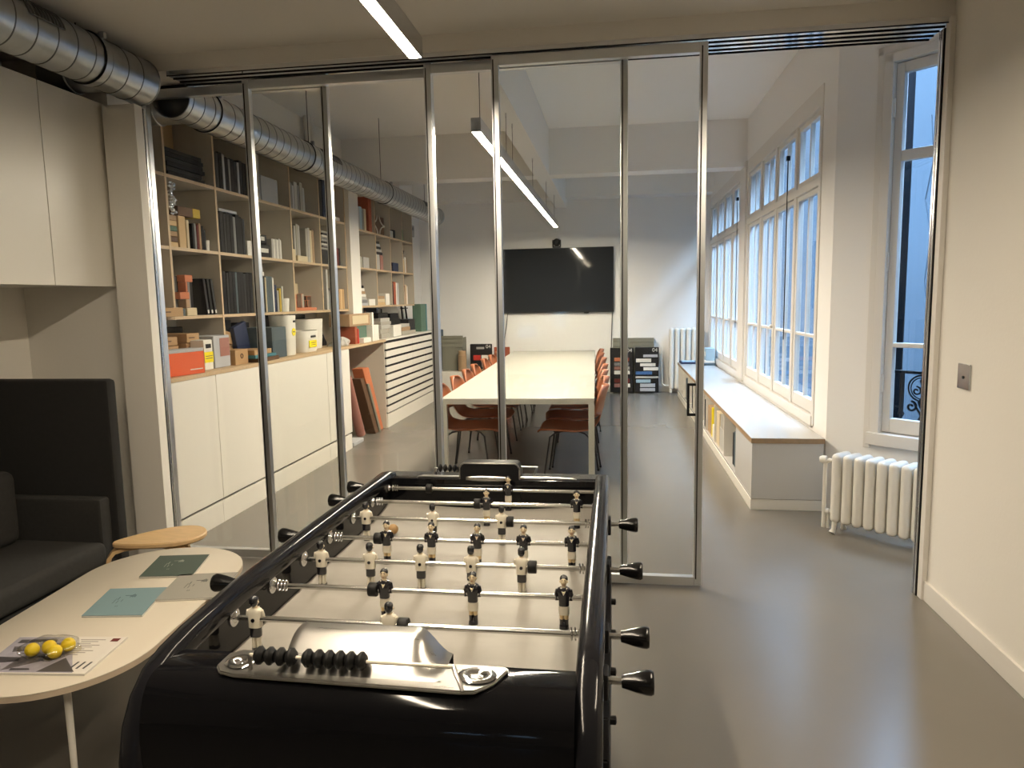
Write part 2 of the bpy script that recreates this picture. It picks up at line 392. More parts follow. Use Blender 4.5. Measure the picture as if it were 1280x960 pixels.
for u0 in (0.40, 0.665, 0.935, 1.205):
    B().box(u0-0.012, u0+0.012, 0.228, 0.252, 0.74, 1.0, 'iron', 0.003, 1, CM).lathe([(0.012, 0), (0.024, 0.02), (0.002, 0.06)], cp(u0, 0.74), (0, 0, -1), 'iron', 8).build('upright', root)
# courtyard outside
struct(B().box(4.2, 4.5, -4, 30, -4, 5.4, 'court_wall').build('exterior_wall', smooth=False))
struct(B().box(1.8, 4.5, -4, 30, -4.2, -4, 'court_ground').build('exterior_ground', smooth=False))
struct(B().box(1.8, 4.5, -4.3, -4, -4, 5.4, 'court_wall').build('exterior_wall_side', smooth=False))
tag(B().box(2.03, 2.225, 5.85, 6.0, -4, 6.0, 'pipe_dark', 0.05).build('drainpipe'), 'dark vertical drainpipe outside behind the tall corner window', 'pipe')
def crackline(pts, r=0.006): return B().tube(pts, r, 'crack', 5)
b = crackline([(4.195, 10.55, 3.9), (4.195, 10.42, 3.3), (4.195, 10.62, 2.8), (4.195, 10.40, 2.3), (4.195, 10.52, 1.7), (4.195, 10.30, 1.1), (4.195, 10.45, 0.2)])
b.tube([(4.195, 10.62, 2.8), (4.195, 10.3, 2.5), (4.195, 10.25, 1.9), (4.195, 10.05, 1.5)], 0.005, 'crack', 5)
struct(b.build('exterior_wall_crack'))

# ================================================================== SLIDING GLASS PARTITION
def panel(x0, x1, y, label, rail_top=2.785, top=0.05):
    root = empty('sliding_glass_panel', ((x0+x1)/2, y, 0), label, 'glass panel', 'sliding glass panels of the partition')
    for x in (x0, x1):
        b = B(); b.box(x-0.019, x+0.019, y-0.02, y+0.02, 0.012, rail_top, 'satin', 0.003)
        b.box(x-0.012, x-0.006, y-0.0215, y-0.019, 0.05, rail_top-0.02, 'black_matte').build('stile', root)
    B().box(x0+0.019, x1-0.019, y-0.02, y+0.02, rail_top-top, rail_top, 'satin', 0.003).build('top_rail', root)
    B().box(x0+0.019, x1-0.019, y-0.02, y+0.02, 0.012, 0.06, 'satin', 0.003).build('bottom_rail', root)
    B().box(x0+0.015, x1-0.015, y-0.004, y+0.004, 0.05, rail_top-0.03, 'partition_glass').build('pane', root, smooth=False)
    return root
OPEN = panel(-0.605, 0.435, 3.755, 'sliding glass panel standing open at the edge of the passage, nearest track')
b = B()                                                                    # rectangular pull on the open panel
b.box(0.372, 0.384, 3.742, 3.768, 0.93, 1.10, 'iron', 0.002).box(0.384, 0.416, 3.742, 3.768, 1.088, 1.10, 'iron', 0.002).box(0.384, 0.416, 3.742, 3.768, 0.93, 0.942, 'iron', 0.002)
b.build('pull_handle', OPEN)
panel(-0.975, 0.049, 3.815, 'sliding glass panel behind the open one, in front of the meeting table')
panel(-2.03, -0.985, 3.875, 'sliding glass panel in front of the plan chest drawers')
panel(-2.695, -1.60, 3.935, 'sliding glass panel beside the pilaster and under the duct')
root = empty('ceiling_track', (-0.5, 3.85, 2.80), 'slim four channel aluminium track above the sliding glass panels', 'track')
B().box(-2.41, 1.545, 3.722, 3.962, 2.792, 2.814, 'track_polish').build('track_plate', root, smooth=False)
for y in (3.7245, 3.785, 3.845, 3.905, 3.9585):
    B().box(-2.41, 1.545, y-0.0022, y+0.0022, 2.787, 2.7918, 'black_matte').build('track_groove', root, smooth=False)
def jamb(x0, x1, name, label, ys, zt=2.775):
    root = empty(name, ((x0+x1)/2, 3.85, 0), label, 'door jamb')
    b = B()
    for ya, yb in ys:
        b.box(x0, x1, ya, yb, 0.0, zt, 'steel', 0.002)
    b.build('channel', root)
    B().box(x0+0.004, x1-0.004, ys[0][0]-0.004, ys[-1][1]-0.004, 0.0, zt, 'black_matte').build('seal', root, smooth=False)
    return root
jamb(1.525, 1.545, 'door_jamb', 'dark slim jamb with channels against the plain wall by the radiator', [(3.755, 3.772), (3.780, 3.797)])
jamb(-2.565, -2.545, 'door_jamb', 'steel jamb with channels against the pilaster by the bookcase', [(3.669, 3.690), (3.698, 3.718)], 2.62)
tag(B().box(1.535, 1.56, 3.70, 3.75, 0, 2.81, 'trim_paint', 0.003).build('jamb_lining'), 'pale painted lining behind the dark jamb at the plain wall', 'trim')

# ================================================================== FOOSBALL TABLE
FT = empty('foosball_table', (-0.463, 1.85, 0), 'black football table with chrome rods and painted player figures', 'football table')
XL, XR = -0.863, -0.068       # inner wall faces
ZR = 0.84                     # rods
def yz_round(pts): return pts
railprof = [(2.66, 0.882), (2.60, 0.893), (2.2, 0.899), (1.8, 0.901), (1.5, 0.900), (1.38, 0.893), (1.30, 0.888), (1.23, 0.878), (1.175, 0.860), (1.133, 0.826), (1.105, 0.780), (1.089, 0.718), (1.082, 0.63), (1.080, 0.50)]
def railmesh(xa, xb):
    rings = []
    n = len(railprof); cx = (xa+xb)/2; hw = (xb-xa)/2; hh = 0.026
    for k, (y, z) in enumerate(railprof):
        p = Vector((cx, y, z))
        a = Vector((0, *railprof[max(0, k-1)])); c = Vector((0, *railprof[min(n-1, k+1)]))
        t = (c-a).normalized(); nn = Vector((0, -t.z, t.y)) if True else None
        if nn.z < 0 and k < 6: nn = -nn
        if k >= 6 and nn.y > 0: nn = -nn
        ring = []
        for j in range(16):
            q = 2*PI*j/16; cs, sn = math.cos(q), math.sin(q)
            sx = math.copysign(abs(cs)**0.6, cs)*hw; sz = math.copysign(abs(sn)**0.6, sn)*hh
            ring.append(p + Vector((sx, 0, 0)) + nn*(sz - hh))
        rings.append(ring)
    return B().ring_loft(rings, 'black_rail')
side = [(2.64, 0.87), (1.5, 0.872), (1.38, 0.862), (1.30, 0.848), (1.23, 0.826), (1.18, 0.80), (1.145, 0.765), (1.125, 0.72), (1.115, 0.66), (1.11, 0.50), (1.11, 0.46), (2.64, 0.46)]
for (xa, xb, xi0, xi1) in ((-0.907, -0.857, -0.897, XL), (-0.073, -0.020, XR, -0.030)):
    railmesh(xa, xb).build('top_rail', FT)
    B().prism(side, 'x', xi0, xi1, 'black_gloss').build('side_panel', FT)
    so = -0.917 if xa < -0.5 else -0.0298
    B().prism([(1.17, 0.46), (1.17, 0.74), (1.22, 0.79), (2.05, 0.79), (2.10, 0.74), (2.10, 0.46)], 'x', so, so+0.0195, 'black_matte', 0.003).build('skirt', FT)
# end bodies: near end with rounded front, far end
front = [(1.252, 0.860), (1.23, 0.8655), (1.165, 0.8655), (1.146, 0.861), (1.132, 0.851), (1.120, 0.834), (1.111, 0.810), (1.105, 0.78), (1.100, 0.73), (1.098, 0.46), (1.252, 0.46)]
fb = B().prism(front, 'x', XL-0.0, XR+0.0, 'black_gloss').build('front_panel', FT, ang=60)
eb = B().prism([(2.585, 0.46), (2.585, 0.872), (2.70, 0.872), (2.735, 0.85), (2.745, 0.80), (2.745, 0.46)], 'x', -0.895, -0.03, 'black_gloss').build('end_panel', FT, ang=60)
def fieldfn(u, v):
    x = XL + (XR-XL)*u; y = 1.25 + (2.585-1.25)*v
    c = max(0, abs(x-(XL+XR)/2)-0.12)/0.28; e = max(0, v-0.86)/0.14
    e = max(e, max(0, 0.14-v)/0.14)
    return (x, y, 0.763 + 0.022*min(1, c)**1.5*e**1.5)
B().grid(fieldfn, 24, 40, 'pitch').box(XL, XR, 1.25, 2.585, 0.70, 0.755, 'black_matte').build('playing_field', FT)
B().box(-0.58, -0.35, 2.578, 2.5855, 0.765, 0.845, 'black_matte', 0.002).build('goal_mouth', FT)
for (x, y) in ((-0.80, 1.22), (-0.13, 1.22), (-0.80, 2.60), (-0.13, 2.60)):
    B().box(x-0.05, x+0.05, y-0.05, y+0.05, 0.02, 0.47, 'black_gloss', 0.012).cyl((x, y, 0), (x, y, 0.02), 0.03, 'rubber', 12).build('leg', FT)
# near scorer plate with goal hood
sp = B()
poly = [(-0.722, 1.222), (-0.740, 1.205), (-0.740, 1.16), (-0.722, 1.137), (-0.69, 1.130), (-0.262, 1.120), (-0.235, 1.124), (-0.205, 1.155), (-0.186, 1.205), (-0.192, 1.212)]
sp.prism(poly, 'z', 0.8762, 0.884, 'alu', 0.003)
plate = sp.build('scorer_plate', FT)
def hood(u, v):
    x = -0.615 + (-0.302+0.615)*u
    k = 1.0
    if u > 0.80: t = (u-0.80)/0.20; k = (1 - t*t*(3-2*t))
    if u < 0.04: k = 0.0 if u < 0.001 else 0.92
    a = v*PI*0.5
    y = 1.125 + 0.12*math.sin(a)**1.0 if v <= 1 else 0
    z = 0.884 + 0.048*k*(1-math.cos(a))*1.0 if False else 0.884 + 0.050*k*math.sin(min(1, v*1.25)*PI/2)**1.3
    y = 1.145 + 0.105*v
    return (x, y, z)
hb = B().grid(hood, 34, 14, 'alu')
def hback(u, v):
    p = hood(u, 1.0); return (p[0], p[1]+0.004*v, p[2] - (p[2]-0.80)*v)
hb.grid(hback, 34, 3, 'alu')
hb.build('goal_hood', plate, ang=60)
for cx, rx, ry in ((-0.697, 0.030, 0.026), (-0.240, 0.036, 0.029)):
    cupb = B()
    def cup(u, v, cx=cx, rx=rx, ry=ry):
        a = u*2*PI; r = v
        return (cx + rx*r*math.cos(a), 1.172 + ry*r*math.sin(a), 0.8855 + 0.004*(1-(2*v-1)**2) - (0.012*(1-v)*(1-v) if v < 0.8 else 0) + 0.001)
    cupb.grid(cup, 24, 8, 'chrome')
    cupb.ball((cx+0.006, 1.165, 0.885), 0.004, 'chrome', 8)
    cupb.build('ball_cup', plate)
sc = B().cyl((-0.665, 1.150, 0.913), (-0.275, 1.148, 0.913), 0.0035, 'fig_white', 8).tube([(-0.277, 1.148, 0.914), (-0.270, 1.136, 0.905), (-0.262, 1.128, 0.895), (-0.256, 1.121, 0.884)], 0.004, 'alu', 8).cyl((-0.665, 1.150, 0.915), (-0.665, 1.150, 0.885), 0.004, 'alu', 8)
sc.build('counter_wire', plate)
for k in range(10):
    x = -0.645 + k*0.0205 + (0.012 if k > 3 else 0)
    B().lathe([(0.004, -0.0098), (0.011, -0.0085), (0.0168, -0.002), (0.0168, 0.002), (0.011, 0.0085), (0.004, 0.0098)], (x, 1.150, 0.913), (1, 0, 0), 'rubber', 14).build('counter_bead', plate)
plate.location = (-0.007, 0.017, -0.0102)
# far scorer plate with the black goal lid, mirrored
fp = B().prism([(-0.76, 2.607), (-0.74, 2.632), (-0.22, 2.632), (-0.16, 2.622), (-0.14, 2.607)], 'z', 0.8722, 0.877, 'alu', 0.002).build('scorer_plate', FT)
b = B()
b.prism([(-0.583, 0.872), (-0.583, 0.915), (-0.578, 0.928), (-0.568, 0.934), (-0.372, 0.934), (-0.362, 0.928), (-0.357, 0.915), (-0.357, 0.872)], 'y', 2.588, 2.66, 'black_matte')
gl = b.build('goal_lid', fp)
b = B().tube([(-0.585, 2.586, 0.876), (-0.585, 2.586, 0.917), (-0.578, 2.586, 0.930), (-0.568, 2.586, 0.936), (-0.372, 2.586, 0.936), (-0.362, 2.586, 0.930), (-0.355, 2.586, 0.917), (-0.355, 2.586, 0.876)], 0.003, 'alu', 8)
b.build('lid_edge', fp)
def smile(u, v):
    x = -0.56 + 0.165*u; return (x, 2.5825, 0.862 + 0.022*v - 0.010*(2*u-1)**2*(1-v)*-1 + 0.004*(1-(2*u-1)**2))
B().grid(smile, 14, 2, 'alu').build('goal_lip', fp, solid=0.003)
B().tube([(-0.353, 2.62, 0.886), (-0.35, 2.62, 0.918), (-0.292, 2.62, 0.917), (-0.302, 2.62, 0.886)], 0.004, 'alu', 8).build('wire_loop', fp)
b = B()
for k in range(5): b.lathe([(0.004, -0.009), (0.0155, -0.002), (0.0155, 0.002), (0.004, 0.009)], (-0.67+k*0.019, 2.628, 0.905), (1, 0, 0), 'rubber', 12)
b.cyl((-0.69, 2.628, 0.905), (-0.585, 2.628, 0.905), 0.003, 'alu', 6).cyl((-0.69, 2.628, 0.905), (-0.70, 2.628, 0.882), 0.003, 'alu', 6)
b.build('counter_wire', fp)

def figure(white):
    """player figure facing -Y, rod centre at the origin"""
    J, S, K = ('fig_white', 'fig_black', 'fig_white') if white else ('fig_black', 'fig_white', 'fig_skin')
    b = B()
    def ring(z, hw, hd, cy=0.0, p=0.7, n=14):
        return [(math.copysign(abs(math.cos(2*PI*j/n))**p, math.cos(2*PI*j/n))*hw, cy+math.copysign(abs(math.sin(2*PI*j/n))**p, math.sin(2*PI*j/n))*hd, z) for j in range(n)]
    def loft(secs):
        b.ring_loft([ring(*s[:4]) for s in secs], [s[4] for s in secs[:-1]] + [secs[-1][4]])
    k = 0.0150 if white else 0.0125
    loft([(-0.019, k, 0.0115, 0, J), (-0.008, k, 0.0120, 0, J), (0.004, 0.0150, 0.0120, 0, J), (0.016, 0.0172, 0.0110, 0, J), (0.022, 0.0150, 0.0095, 0, J), (0.0255, 0.008, 0.0075, 0, J)])
    for s in (-1, 1):     # arms folded close to the sides
        b.tube([(s*0.0150, 0, 0.019), (s*0.0178, -0.001, 0.008), (s*0.0165, -0.004, -0.006)], [0.0052, 0.0050, 0.0042], J, 8)
    loft([(-0.042, 0.0125, 0.0092, 0, S), (-0.034, 0.0132, 0.0098, 0, S), (-0.019, 0.0122, 0.0102, 0, S)])
    for s in (-1, 1):
        x = s*0.0054
        rg = lambda z, hw, hd, cy=0.0: [(x+math.cos(2*PI*j/10)*hw, cy+math.sin(2*PI*j/10)*hd, z) for j in range(10)]
        b.ring_loft([rg(-0.054, 0.0052, 0.0070), rg(-0.041, 0.0056, 0.0076)], K)
        b.ring_loft([rg(-0.070, 0.0050, 0.0068), rg(-0.062, 0.0054, 0.0072), rg(-0.053, 0.0056, 0.0074)], 'fig_black' if not white else 'fig_white')
    loft([(-0.0765, 0.0118, 0.0105, -0.002, 'fig_black'), (-0.069, 0.0112, 0.0098, -0.001, 'fig_black')])
    b.cyl((0, 0, 0.022), (0, 0, 0.034), 0.0058, 'fig_face', 10)
    b.ball((0, -0.0005, 0.0405), 0.0098, 'fig_face', 14, (0.90, 0.98, 1.22))
    b.ball((0, -0.0095, 0.040), 0.0022, 'fig_face', 6, (0.8, 1, 1.4))
    hy = 0.0022
    b.ball((0, hy, 0.0455), 0.0102, 'fig_black', 14, (0.97, 1.0, 0.92))
    for s in (-1, 1):
        b.ball((s*0.0036, -0.0088, 0.0435), 0.0012, 'fig_black', 6).ball((s*0.0090, 0.0005, 0.039), 0.0024, 'fig_face', 6)
        b.tube([(s*0.0016, -0.0099, 0.0460), (s*0.0056, -0.0082, 0.0462)], 0.0006, 'fig_black', 5)
    b.tube([(-0.0028, -0.0088, 0.0345), (0.0028, -0.0088, 0.0345)], 0.0007, 'brick', 5)
    cc = 'fig_white' if not white else 'fig_black'
    b.tube([(-0.0078, -0.0050, 0.0262), (0, -0.0128, 0.0105), (0.0078, -0.0050, 0.0262)], 0.0016, cc if not white else 'fig_white', 6)
    b.ball((0, -0.0122, 0.016), 0.0024, 'fig_face' if not white else 'fig_black', 6)
    if white: b.ball((0, 0.0042, 0.0405), 0.0102, 'fig_black', 14, (0.95, 0.85, 1.18))
    if white: b.cyl((0, 0.0095, 0.000), (0, 0.0135, 0.000), 0.0045, 'fig_black', 12)
    return b
figs = {}
def put_player(white, x, y, rod):
    key = 'w' if white else 'k'
    if key not in figs:
        o = figure(white).build('player_figure'); o.parent = rod; figs[key] = o
        o['label'] = 'player figure in a white shirt and black shorts' if white else 'player figure in a black jersey and white shorts'
    else:
        o = figs[key].copy(); COL.objects.link(o); o.parent = rod
    o.location = (x+0.463, y-1.85, ZR)
    o.rotation_euler = (0, 0, PI) if white else (0, 0, 0)
hand_proto = None
rods = [  # y, white team, player xs, bumper x
    (2.565, False, [-0.396], -0.70), (2.380, False, [-0.445, -0.130], -0.478), (2.190, True, [-0.816, -0.589, -0.361], -0.334),
    (1.995, False, [-0.682, -0.543, -0.403, -0.265, -0.124], -0.708), (1.810, True, [-0.810, -0.668, -0.5245, -0.384, -0.247], -0.218),
    (1.625, False, [-0.566, -0.343, -0.121], -0.595), (1.440, True, [-0.810, -0.493], -0.462), (1.262, True, [-0.46], None)]
for i, (y, wt, xs, bx) in enumerate(rods):
    yy = y
    zz = ZR
    right = wt
    x0, x1 = (-0.925, 0.03) if right else (-0.985, -0.04)
    rod = B().cyl((x0, y, zz), (x1, y, zz), 0.0068, 'rod_chrome', 14).build('rod', FT)
    if i < 7:
        for x in xs: put_player(wt, x, y, rod)
        if bx is not None:
            B().lathe([(0.010, -0.011), (0.0165, -0.011), (0.0175, -0.009), (0.0175, 0.009), (0.0165, 0.011), (0.010, 0.011)], (bx, y, zz), (1, 0, 0), 'rubber', 18).build('bumper', rod)
        # bearing disc and spring on the inner walls
        bb = B().lathe([(0.006, 0.010), (0.010, 0.009), (0.013, 0.004), (0.021, 0.003), (0.021, 0.0)], (XL+0.0005, y, zz), (1, 0, 0), 'chrome', 20)
        if not wt:
            for q in range(3): bb.torus((XL+0.02+q*0.009, y, zz), (1, 0.12, 0), 0.0125, 0.0018, 'chrome', 18, 6)
        bb.build('bearing', rod)
        bb = B().lathe([(0.006, 0.010), (0.010, 0.009), (0.013, 0.004), (0.021, 0.003), (0.021, 0.0)], (XR-0.0005, y, zz), (-1, 0, 0), 'chrome', 20)
        if wt:
            for q in range(2): bb.torus((XR-0.016-q*0.008, y, zz), (1, 0.12, 0), 0.0125, 0.0018, 'chrome', 18, 6)
        bb.build('bearing', rod)
    # outer bearing on the far side of the panel and the handle
    hx = 0.012 if right else -0.962
    s = 1 if right else -1
    B().box(*( (-0.031, -0.012) if right else (-0.915, -0.896)), y-0.022, y+0.022, zz-0.03, zz+0.022, 'plastic_black', 0.004).build('bearing_block', rod)
    if right:
        B().lathe([(0.0085, 0.0), (0.012, 0.001), (0.0135, 0.008), (0.0185, 0.026), (0.0225, 0.046), (0.0230, 0.054), (0.0205, 0.059), (0.008, 0.060)], (hx, y, zz), (1, 0, 0), 'handle_black', 22).build('handle', rod)
    else:
        B().lathe([(0.0085, 0.0), (0.012, 0.001), (0.0135, 0.008), (0.0185, 0.026), (0.0225, 0.046), (0.0230, 0.054), (0.0205, 0.059), (0.008, 0.060)], (hx, y, zz), (-1, 0, 0), 'handle_black', 22).build('handle', rod)
for y in (1.15, 1.36, 1.55, 1.74, 1.93):
    B().lathe([(0.009, 0), (0.009, 0.012), (0.004, 0.014)], (-0.0105, y, 0.70), (1, 0, 0), 'rubber', 10).build('side_bolt', FT)
tag(B().ball((-0.745, 2.25, 0.7655+0.0175), 0.0175, 'cork' if 'cork' in MAT else 'oak', 16).build('football'), 'small cork ball on the pitch behind the far black midfield row', 'ball')

# ================================================================== PENDANT LAMPS
def pendant(name, x, y0, y1, z0, wires, ztop, label, lm='led'):
    root = empty(name, (x, (y0+y1)/2, z0), label, 'pendant lamp')
    b = B(); h = 0.085
    b.box(x-0.031, x-0.0255, y0, y1, z0, z0+h, 'steel').box(x+0.0255, x+0.031, y0, y1, z0, z0+h, 'steel').box(x-0.0255, x+0.0255, y0, y1, z0+0.02, z0+h, 'steel')
    b.box(x-0.031, x+0.031, y0-0.004, y0, z0, z0+h, 'steel').box(x-0.031, x+0.031, y1, y1+0.004, z0, z0+h, 'steel')
    b.build('housing', root, smooth=False)
    B().box(x-0.025, x+0.025, y0+0.002, y1-0.002, z0+0.002, z0+0.018, lm).build('diffuser', root, smooth=False)
    for q in wires:
        B().cyl((x, q, z0+h), (x, q, ztop), 0.0022, 'iron', 6).cyl((x, q, ztop-0.03), (x, q, ztop), 0.007, 'steel', 8).build('suspension_wire', root)
    return root
pendant('pendant_lamp', -0.845, -0.6, 3.10, 2.585, (-0.4, 2.78), 2.90, 'long LED strip lamp hanging over the football table')
pendant('pendant_lamp', -0.85, 4.48, 10.55, 2.585, (4.62, 5.75, 6.1, 7.6, 9.1, 10.3), 3.01, 'long LED strip lamp hanging over the white meeting table', 'led_far')

pendant('pendant_lamp', 0.80, 0.78, 2.2, 2.585, (0.95, 2.05), 2.90, 'added short LED strip lamp, out of frame above the passage floor, nearest the plain wall')  # unseen lamp, added to fill shadows and brighten the passage floor
# ================================================================== DUCTS
def duct(y0, y1, label, vents, clamps, wires, ztop, branch_y, seam=0.115):
    x, z, r = -2.55, 2.755, 0.120
    root = empty('ventilation_duct', (x, (y0+y1)/2, z), label, 'duct', None)
    b = B()
    n = int((y1-y0)/0.02)
    rings = [[(x+r*math.cos(2*PI*j/40), y0+(y1-y0)*k/n, z+r*math.sin(2*PI*j/40)) for j in range(40)] for k in range(n+1)]
    b.ring_loft(rings, 'galv', cap=False)
    q = y0 + 0.05
    while q < y1-0.03:
        b.lathe([(r, -0.004), (r+0.0022, -0.002), (r+0.0022, 0.002), (r, 0.004)], (x, q, z), (0.06, 1, 0.03), 'galv_seam', 40); q += seam
    inn = [[(x+(r-0.004)*math.cos(2*PI*j/40), y, z+(r-0.004)*math.sin(2*PI*j/40)) for j in range(40)] for y in (y0, y1)]
    b.ring_loft(inn, 'galv_dark', cap=False)
    b.lathe([(r-0.004, 0), (0.001, 0.001)], (x, y1-0.3, z), (0, 1, 0), 'galv_dark', 40)
    b.build('pipe', root, ang=60)
    for y in (y0, y1):
        B().torus((x, y, z), (0, 1, 0), r+0.001, 0.004, 'galv', 40, 6).build('rim', root)
    for c in clamps:
        B().lathe([(r+0.001, -0.022), (r+0.006, -0.022), (r+0.006, 0.022), (r+0.001, 0.022)], (x, c, z), (0, 1, 0), 'galv', 40).torus((x, c-0.022, z), (0, 1, 0), r+0.004, 0.004, 'rubber', 40, 6).box(x+r*0.65, x+r*0.65+0.03, c-0.012, c+0.012, z+r*0.72, z+r*0.72+0.03, 'galv', 0.003).build('clamp', root)
    for v0, v1 in vents:
        vb = B(); nb = 9
        for k in range(nb+1):
            y = v0 + (v1-v0)*k/nb
            pts = [(x+(r+0.004)*math.cos(R(a)), y, z+(r+0.004)*math.sin(R(a))) for a in (12, 24, 36, 48)]
            vb.tube(pts, 0.004, 'galv_dark', 5)
        for a in (12, 48): vb.tube([(x+(r+0.004)*math.cos(R(a)), v0, z+(r+0.004)*math.sin(R(a))), (x+(r+0.004)*math.cos(R(a)), v1, z+(r+0.004)*math.sin(R(a)))], 0.004, 'galv_dark', 5)
        vb.build('vent_grille', root)
    for q in wires:
        B().cyl((x, q, z+r), (x, q, ztop), 0.003, 'iron', 6).build('suspension_wire', root)
    bb = B().cyl((x-0.06, branch_y, z-0.005), (-2.93, branch_y, z-0.005), 0.09, 'galv', 32)
    bb.torus((-2.78, branch_y, z-0.005), (1, 0, 0), 0.092, 0.005, 'galv', 32, 6)
    bb.build('branch_pipe', root)
    return root
duct(-1.2, 3.69, 'round galvanised duct with vent grille above the white wall cupboard', [(2.83, 3.02), (0.9, 1.2)], [3.30, 1.6], [3.24, 0.6], 2.90, 3.50)
duct(3.965, 10.2, 'long round galvanised duct hanging past the bookcases in the meeting room', [(5.92, 6.30), (9.2, 9.5)], [4.33, 5.74, 7.82], [5.87, 7.75, 9.58], 3.54, 4.20)

# ================================================================== NEAR ROOM, LEFT: cupboard, sofa, coffee table, stool
root = empty('wall_cupboard', (-3.05, 2.76, 1.665), 'white wall cupboard with flush doors hung under the duct', 'cupboard')
B().box(-3.335, -2.77, 1.88, 3.645, 1.665, 2.64, 'white_lacquer', 0.002).build('body', root)
for y0, y1 in ((1.88, 2.318), (2.322, 2.758), (2.762, 3.200), (3.204, 3.645)):
    B().box(-2.768, -2.75, y0, y1, 1.66, 2.642, 'white_lacquer', 0.002).build('door', root)

SY = 3.20
root = empty('sofa', (-2.9, 2.3, 0), 'charcoal high backed sofa with tall side wing under the white wall cupboard', 'sofa')
B().box(-3.30, -2.52, 0.9, SY, 0.10, 0.27, 'felt', 0.015).build('base', root)
B().box(-3.12, -2.50, 1.02, SY-0.102, 0.27, 0.39, 'felt_seat', 0.035, 3).build('seat_cushion', root)
B().box(-3.32, -3.24, 0.9, SY, 0.10, 1.19, 'felt', 0.02).build('backrest', root)
B().box(-3.32, -2.50, SY-0.02, SY+0.05, 0.10, 1.19, 'felt', 0.02).build('side_wing', root)
B().box(-3.24, -2.53, SY-0.10, SY-0.022, 0.27, 0.60, 'felt_seat', 0.02).build('arm_cushion', root)
B().box(-3.24, -2.92, 1.02, SY-0.15, 0.391, 0.76, 'felt_seat', 0.05, 3).build('back_cushion', root)
B().box(-3.32, -2.50, 0.83, 0.90, 0.10, 1.19, 'felt', 0.02).build('side_wing', root)
for x in (-3.25, -2.58):
    for y in (0.95, SY-0.06): B().cyl((x, y, 0), (x, y, 0.10), 0.018, 'plastic_black', 12).build('foot', root)

# coffee table: stadium top
TZ = 0.46
CT = Matrix.Translation((-1.815, 2.262, 0)) @ Matrix.Rotation(R(5.7), 4, 'Z')
root = empty('coffee_table', (-1.815, 2.262, 0), 'low white table with rounded ends beside the charcoal sofa', 'coffee table')
def stadium(hx, hy, r, n=14):
    pts = []
    for cx, cy, a0 in ((hx-r, hy-r, 0), (-hx+r, hy-r, 90), (-hx+r, -hy+r, 180), (hx-r, -hy+r, 270)):
        for k in range(n+1):
            a = R(a0+90*k/n); pts.append((cx+r*math.cos(a), cy+r*math.sin(a)))
    return pts
b = B()
def srings(o, z, hx=0.315, hy=0.61, r=0.305): return [CT @ Vector((x, y, z)) for x, y in stadium(hx-o, hy-o, r-o)]
b.ring_loft([srings(0.002, TZ-0.004), srings(0, TZ-0.003), srings(0.0, TZ-0.001), srings(0.0015, TZ)], 'table_cream')
b.build('table_top', root)
B().ring_loft([srings(0.004, TZ-0.022), srings(0.0, TZ-0.021), srings(0.0, TZ-0.0042)], 'shelf_ply').build('edge_band', root)
for sx, sy in ((1, 1), (-1, 1), (1, -1), (-1, -1)):
    b = B().tube([CT @ Vector((sx*0.15, sy*0.50, TZ-0.022)), CT @ Vector((sx*0.165, sy*0.52, 0.0))], [0.011, 0.008], 'white_lacquer', 12)
    b.build('leg', root)
B().box(-0.16, 0.16, -0.51, 0.51, TZ-0.034, TZ-0.0222, 'white_lacquer', 0.004, M=CT).build('leg_bracket', root)

def flat_quad(pts, z0, z1, m, bev=0.0): return B().prism([(p[0], p[1]) for p in pts], 'z', z0, z1, m, bev)
def lerp4(q, u, v):
    a = Vector(q[0]).lerp(Vector(q[1]), v); c = Vector(q[3]).lerp(Vector(q[2]), v); return a.lerp(c, u)
def booklet(q, cov, label, marks, z=TZ, t=0.007):
    root = empty('booklet', (*(sum((Vector(p) for p in q), Vector((0, 0)))/4), z), label, 'booklet', 'booklets on the coffee table')
    flat_quad(q, z+0.0015, z+t-0.0015, 'white').build('pages', root)
    c = B().prism(q, 'z', z+t-0.0015, z+t, cov); c.prism(q, 'z', z+0.0002, z+0.0015, cov); c.build('cover', root)
    b = B()
    for (u0, v0, u1, v1, m) in marks:
        b.prism([lerp4(q, *p)[:] for p in ((u0, v0), (u1, v0), (u1, v1), (u0, v1))], 'z', z+t, z+t+0.0004, m)
    b.build('cover_print', root, smooth=False)
    return root
mat('cover_blue', (0.155, 0.235, 0.255), 0.6); mat('cover_green', (0.05, 0.072, 0.058), 0.6); mat('cover_grey', (0.27, 0.255, 0.22), 0.65)
mat('ink_blue', (0.05, 0.09, 0.11), 0.6); mat('ink_pale', (0.28, 0.30, 0.25), 0.6); mat('ink_dark', (0.05, 0.05, 0.05), 0.6); mat('ink_mid', (0.22, 0.20, 0.18), 0.6)
def leafmark(m, flip=1):
    out = []
    for k in range(5): out.append((0.50+0.02*k, 0.64+0.02*((k % 2)), 0.515+0.02*k, 0.76-0.02*abs(k-2), m))
    out += [(0.40, 0.70, 0.52, 0.715, m), (0.33, 0.55, 0.345, 0.66, m), (0.3, 0.42, 0.31, 0.60, m), (0.36, 0.42, 0.37, 0.52, m), (0.42, 0.48, 0.43, 0.56, m), (0.40, 0.30, 0.412, 0.33, m), (0.43, 0.30, 0.44, 0.335, m)]
    return out
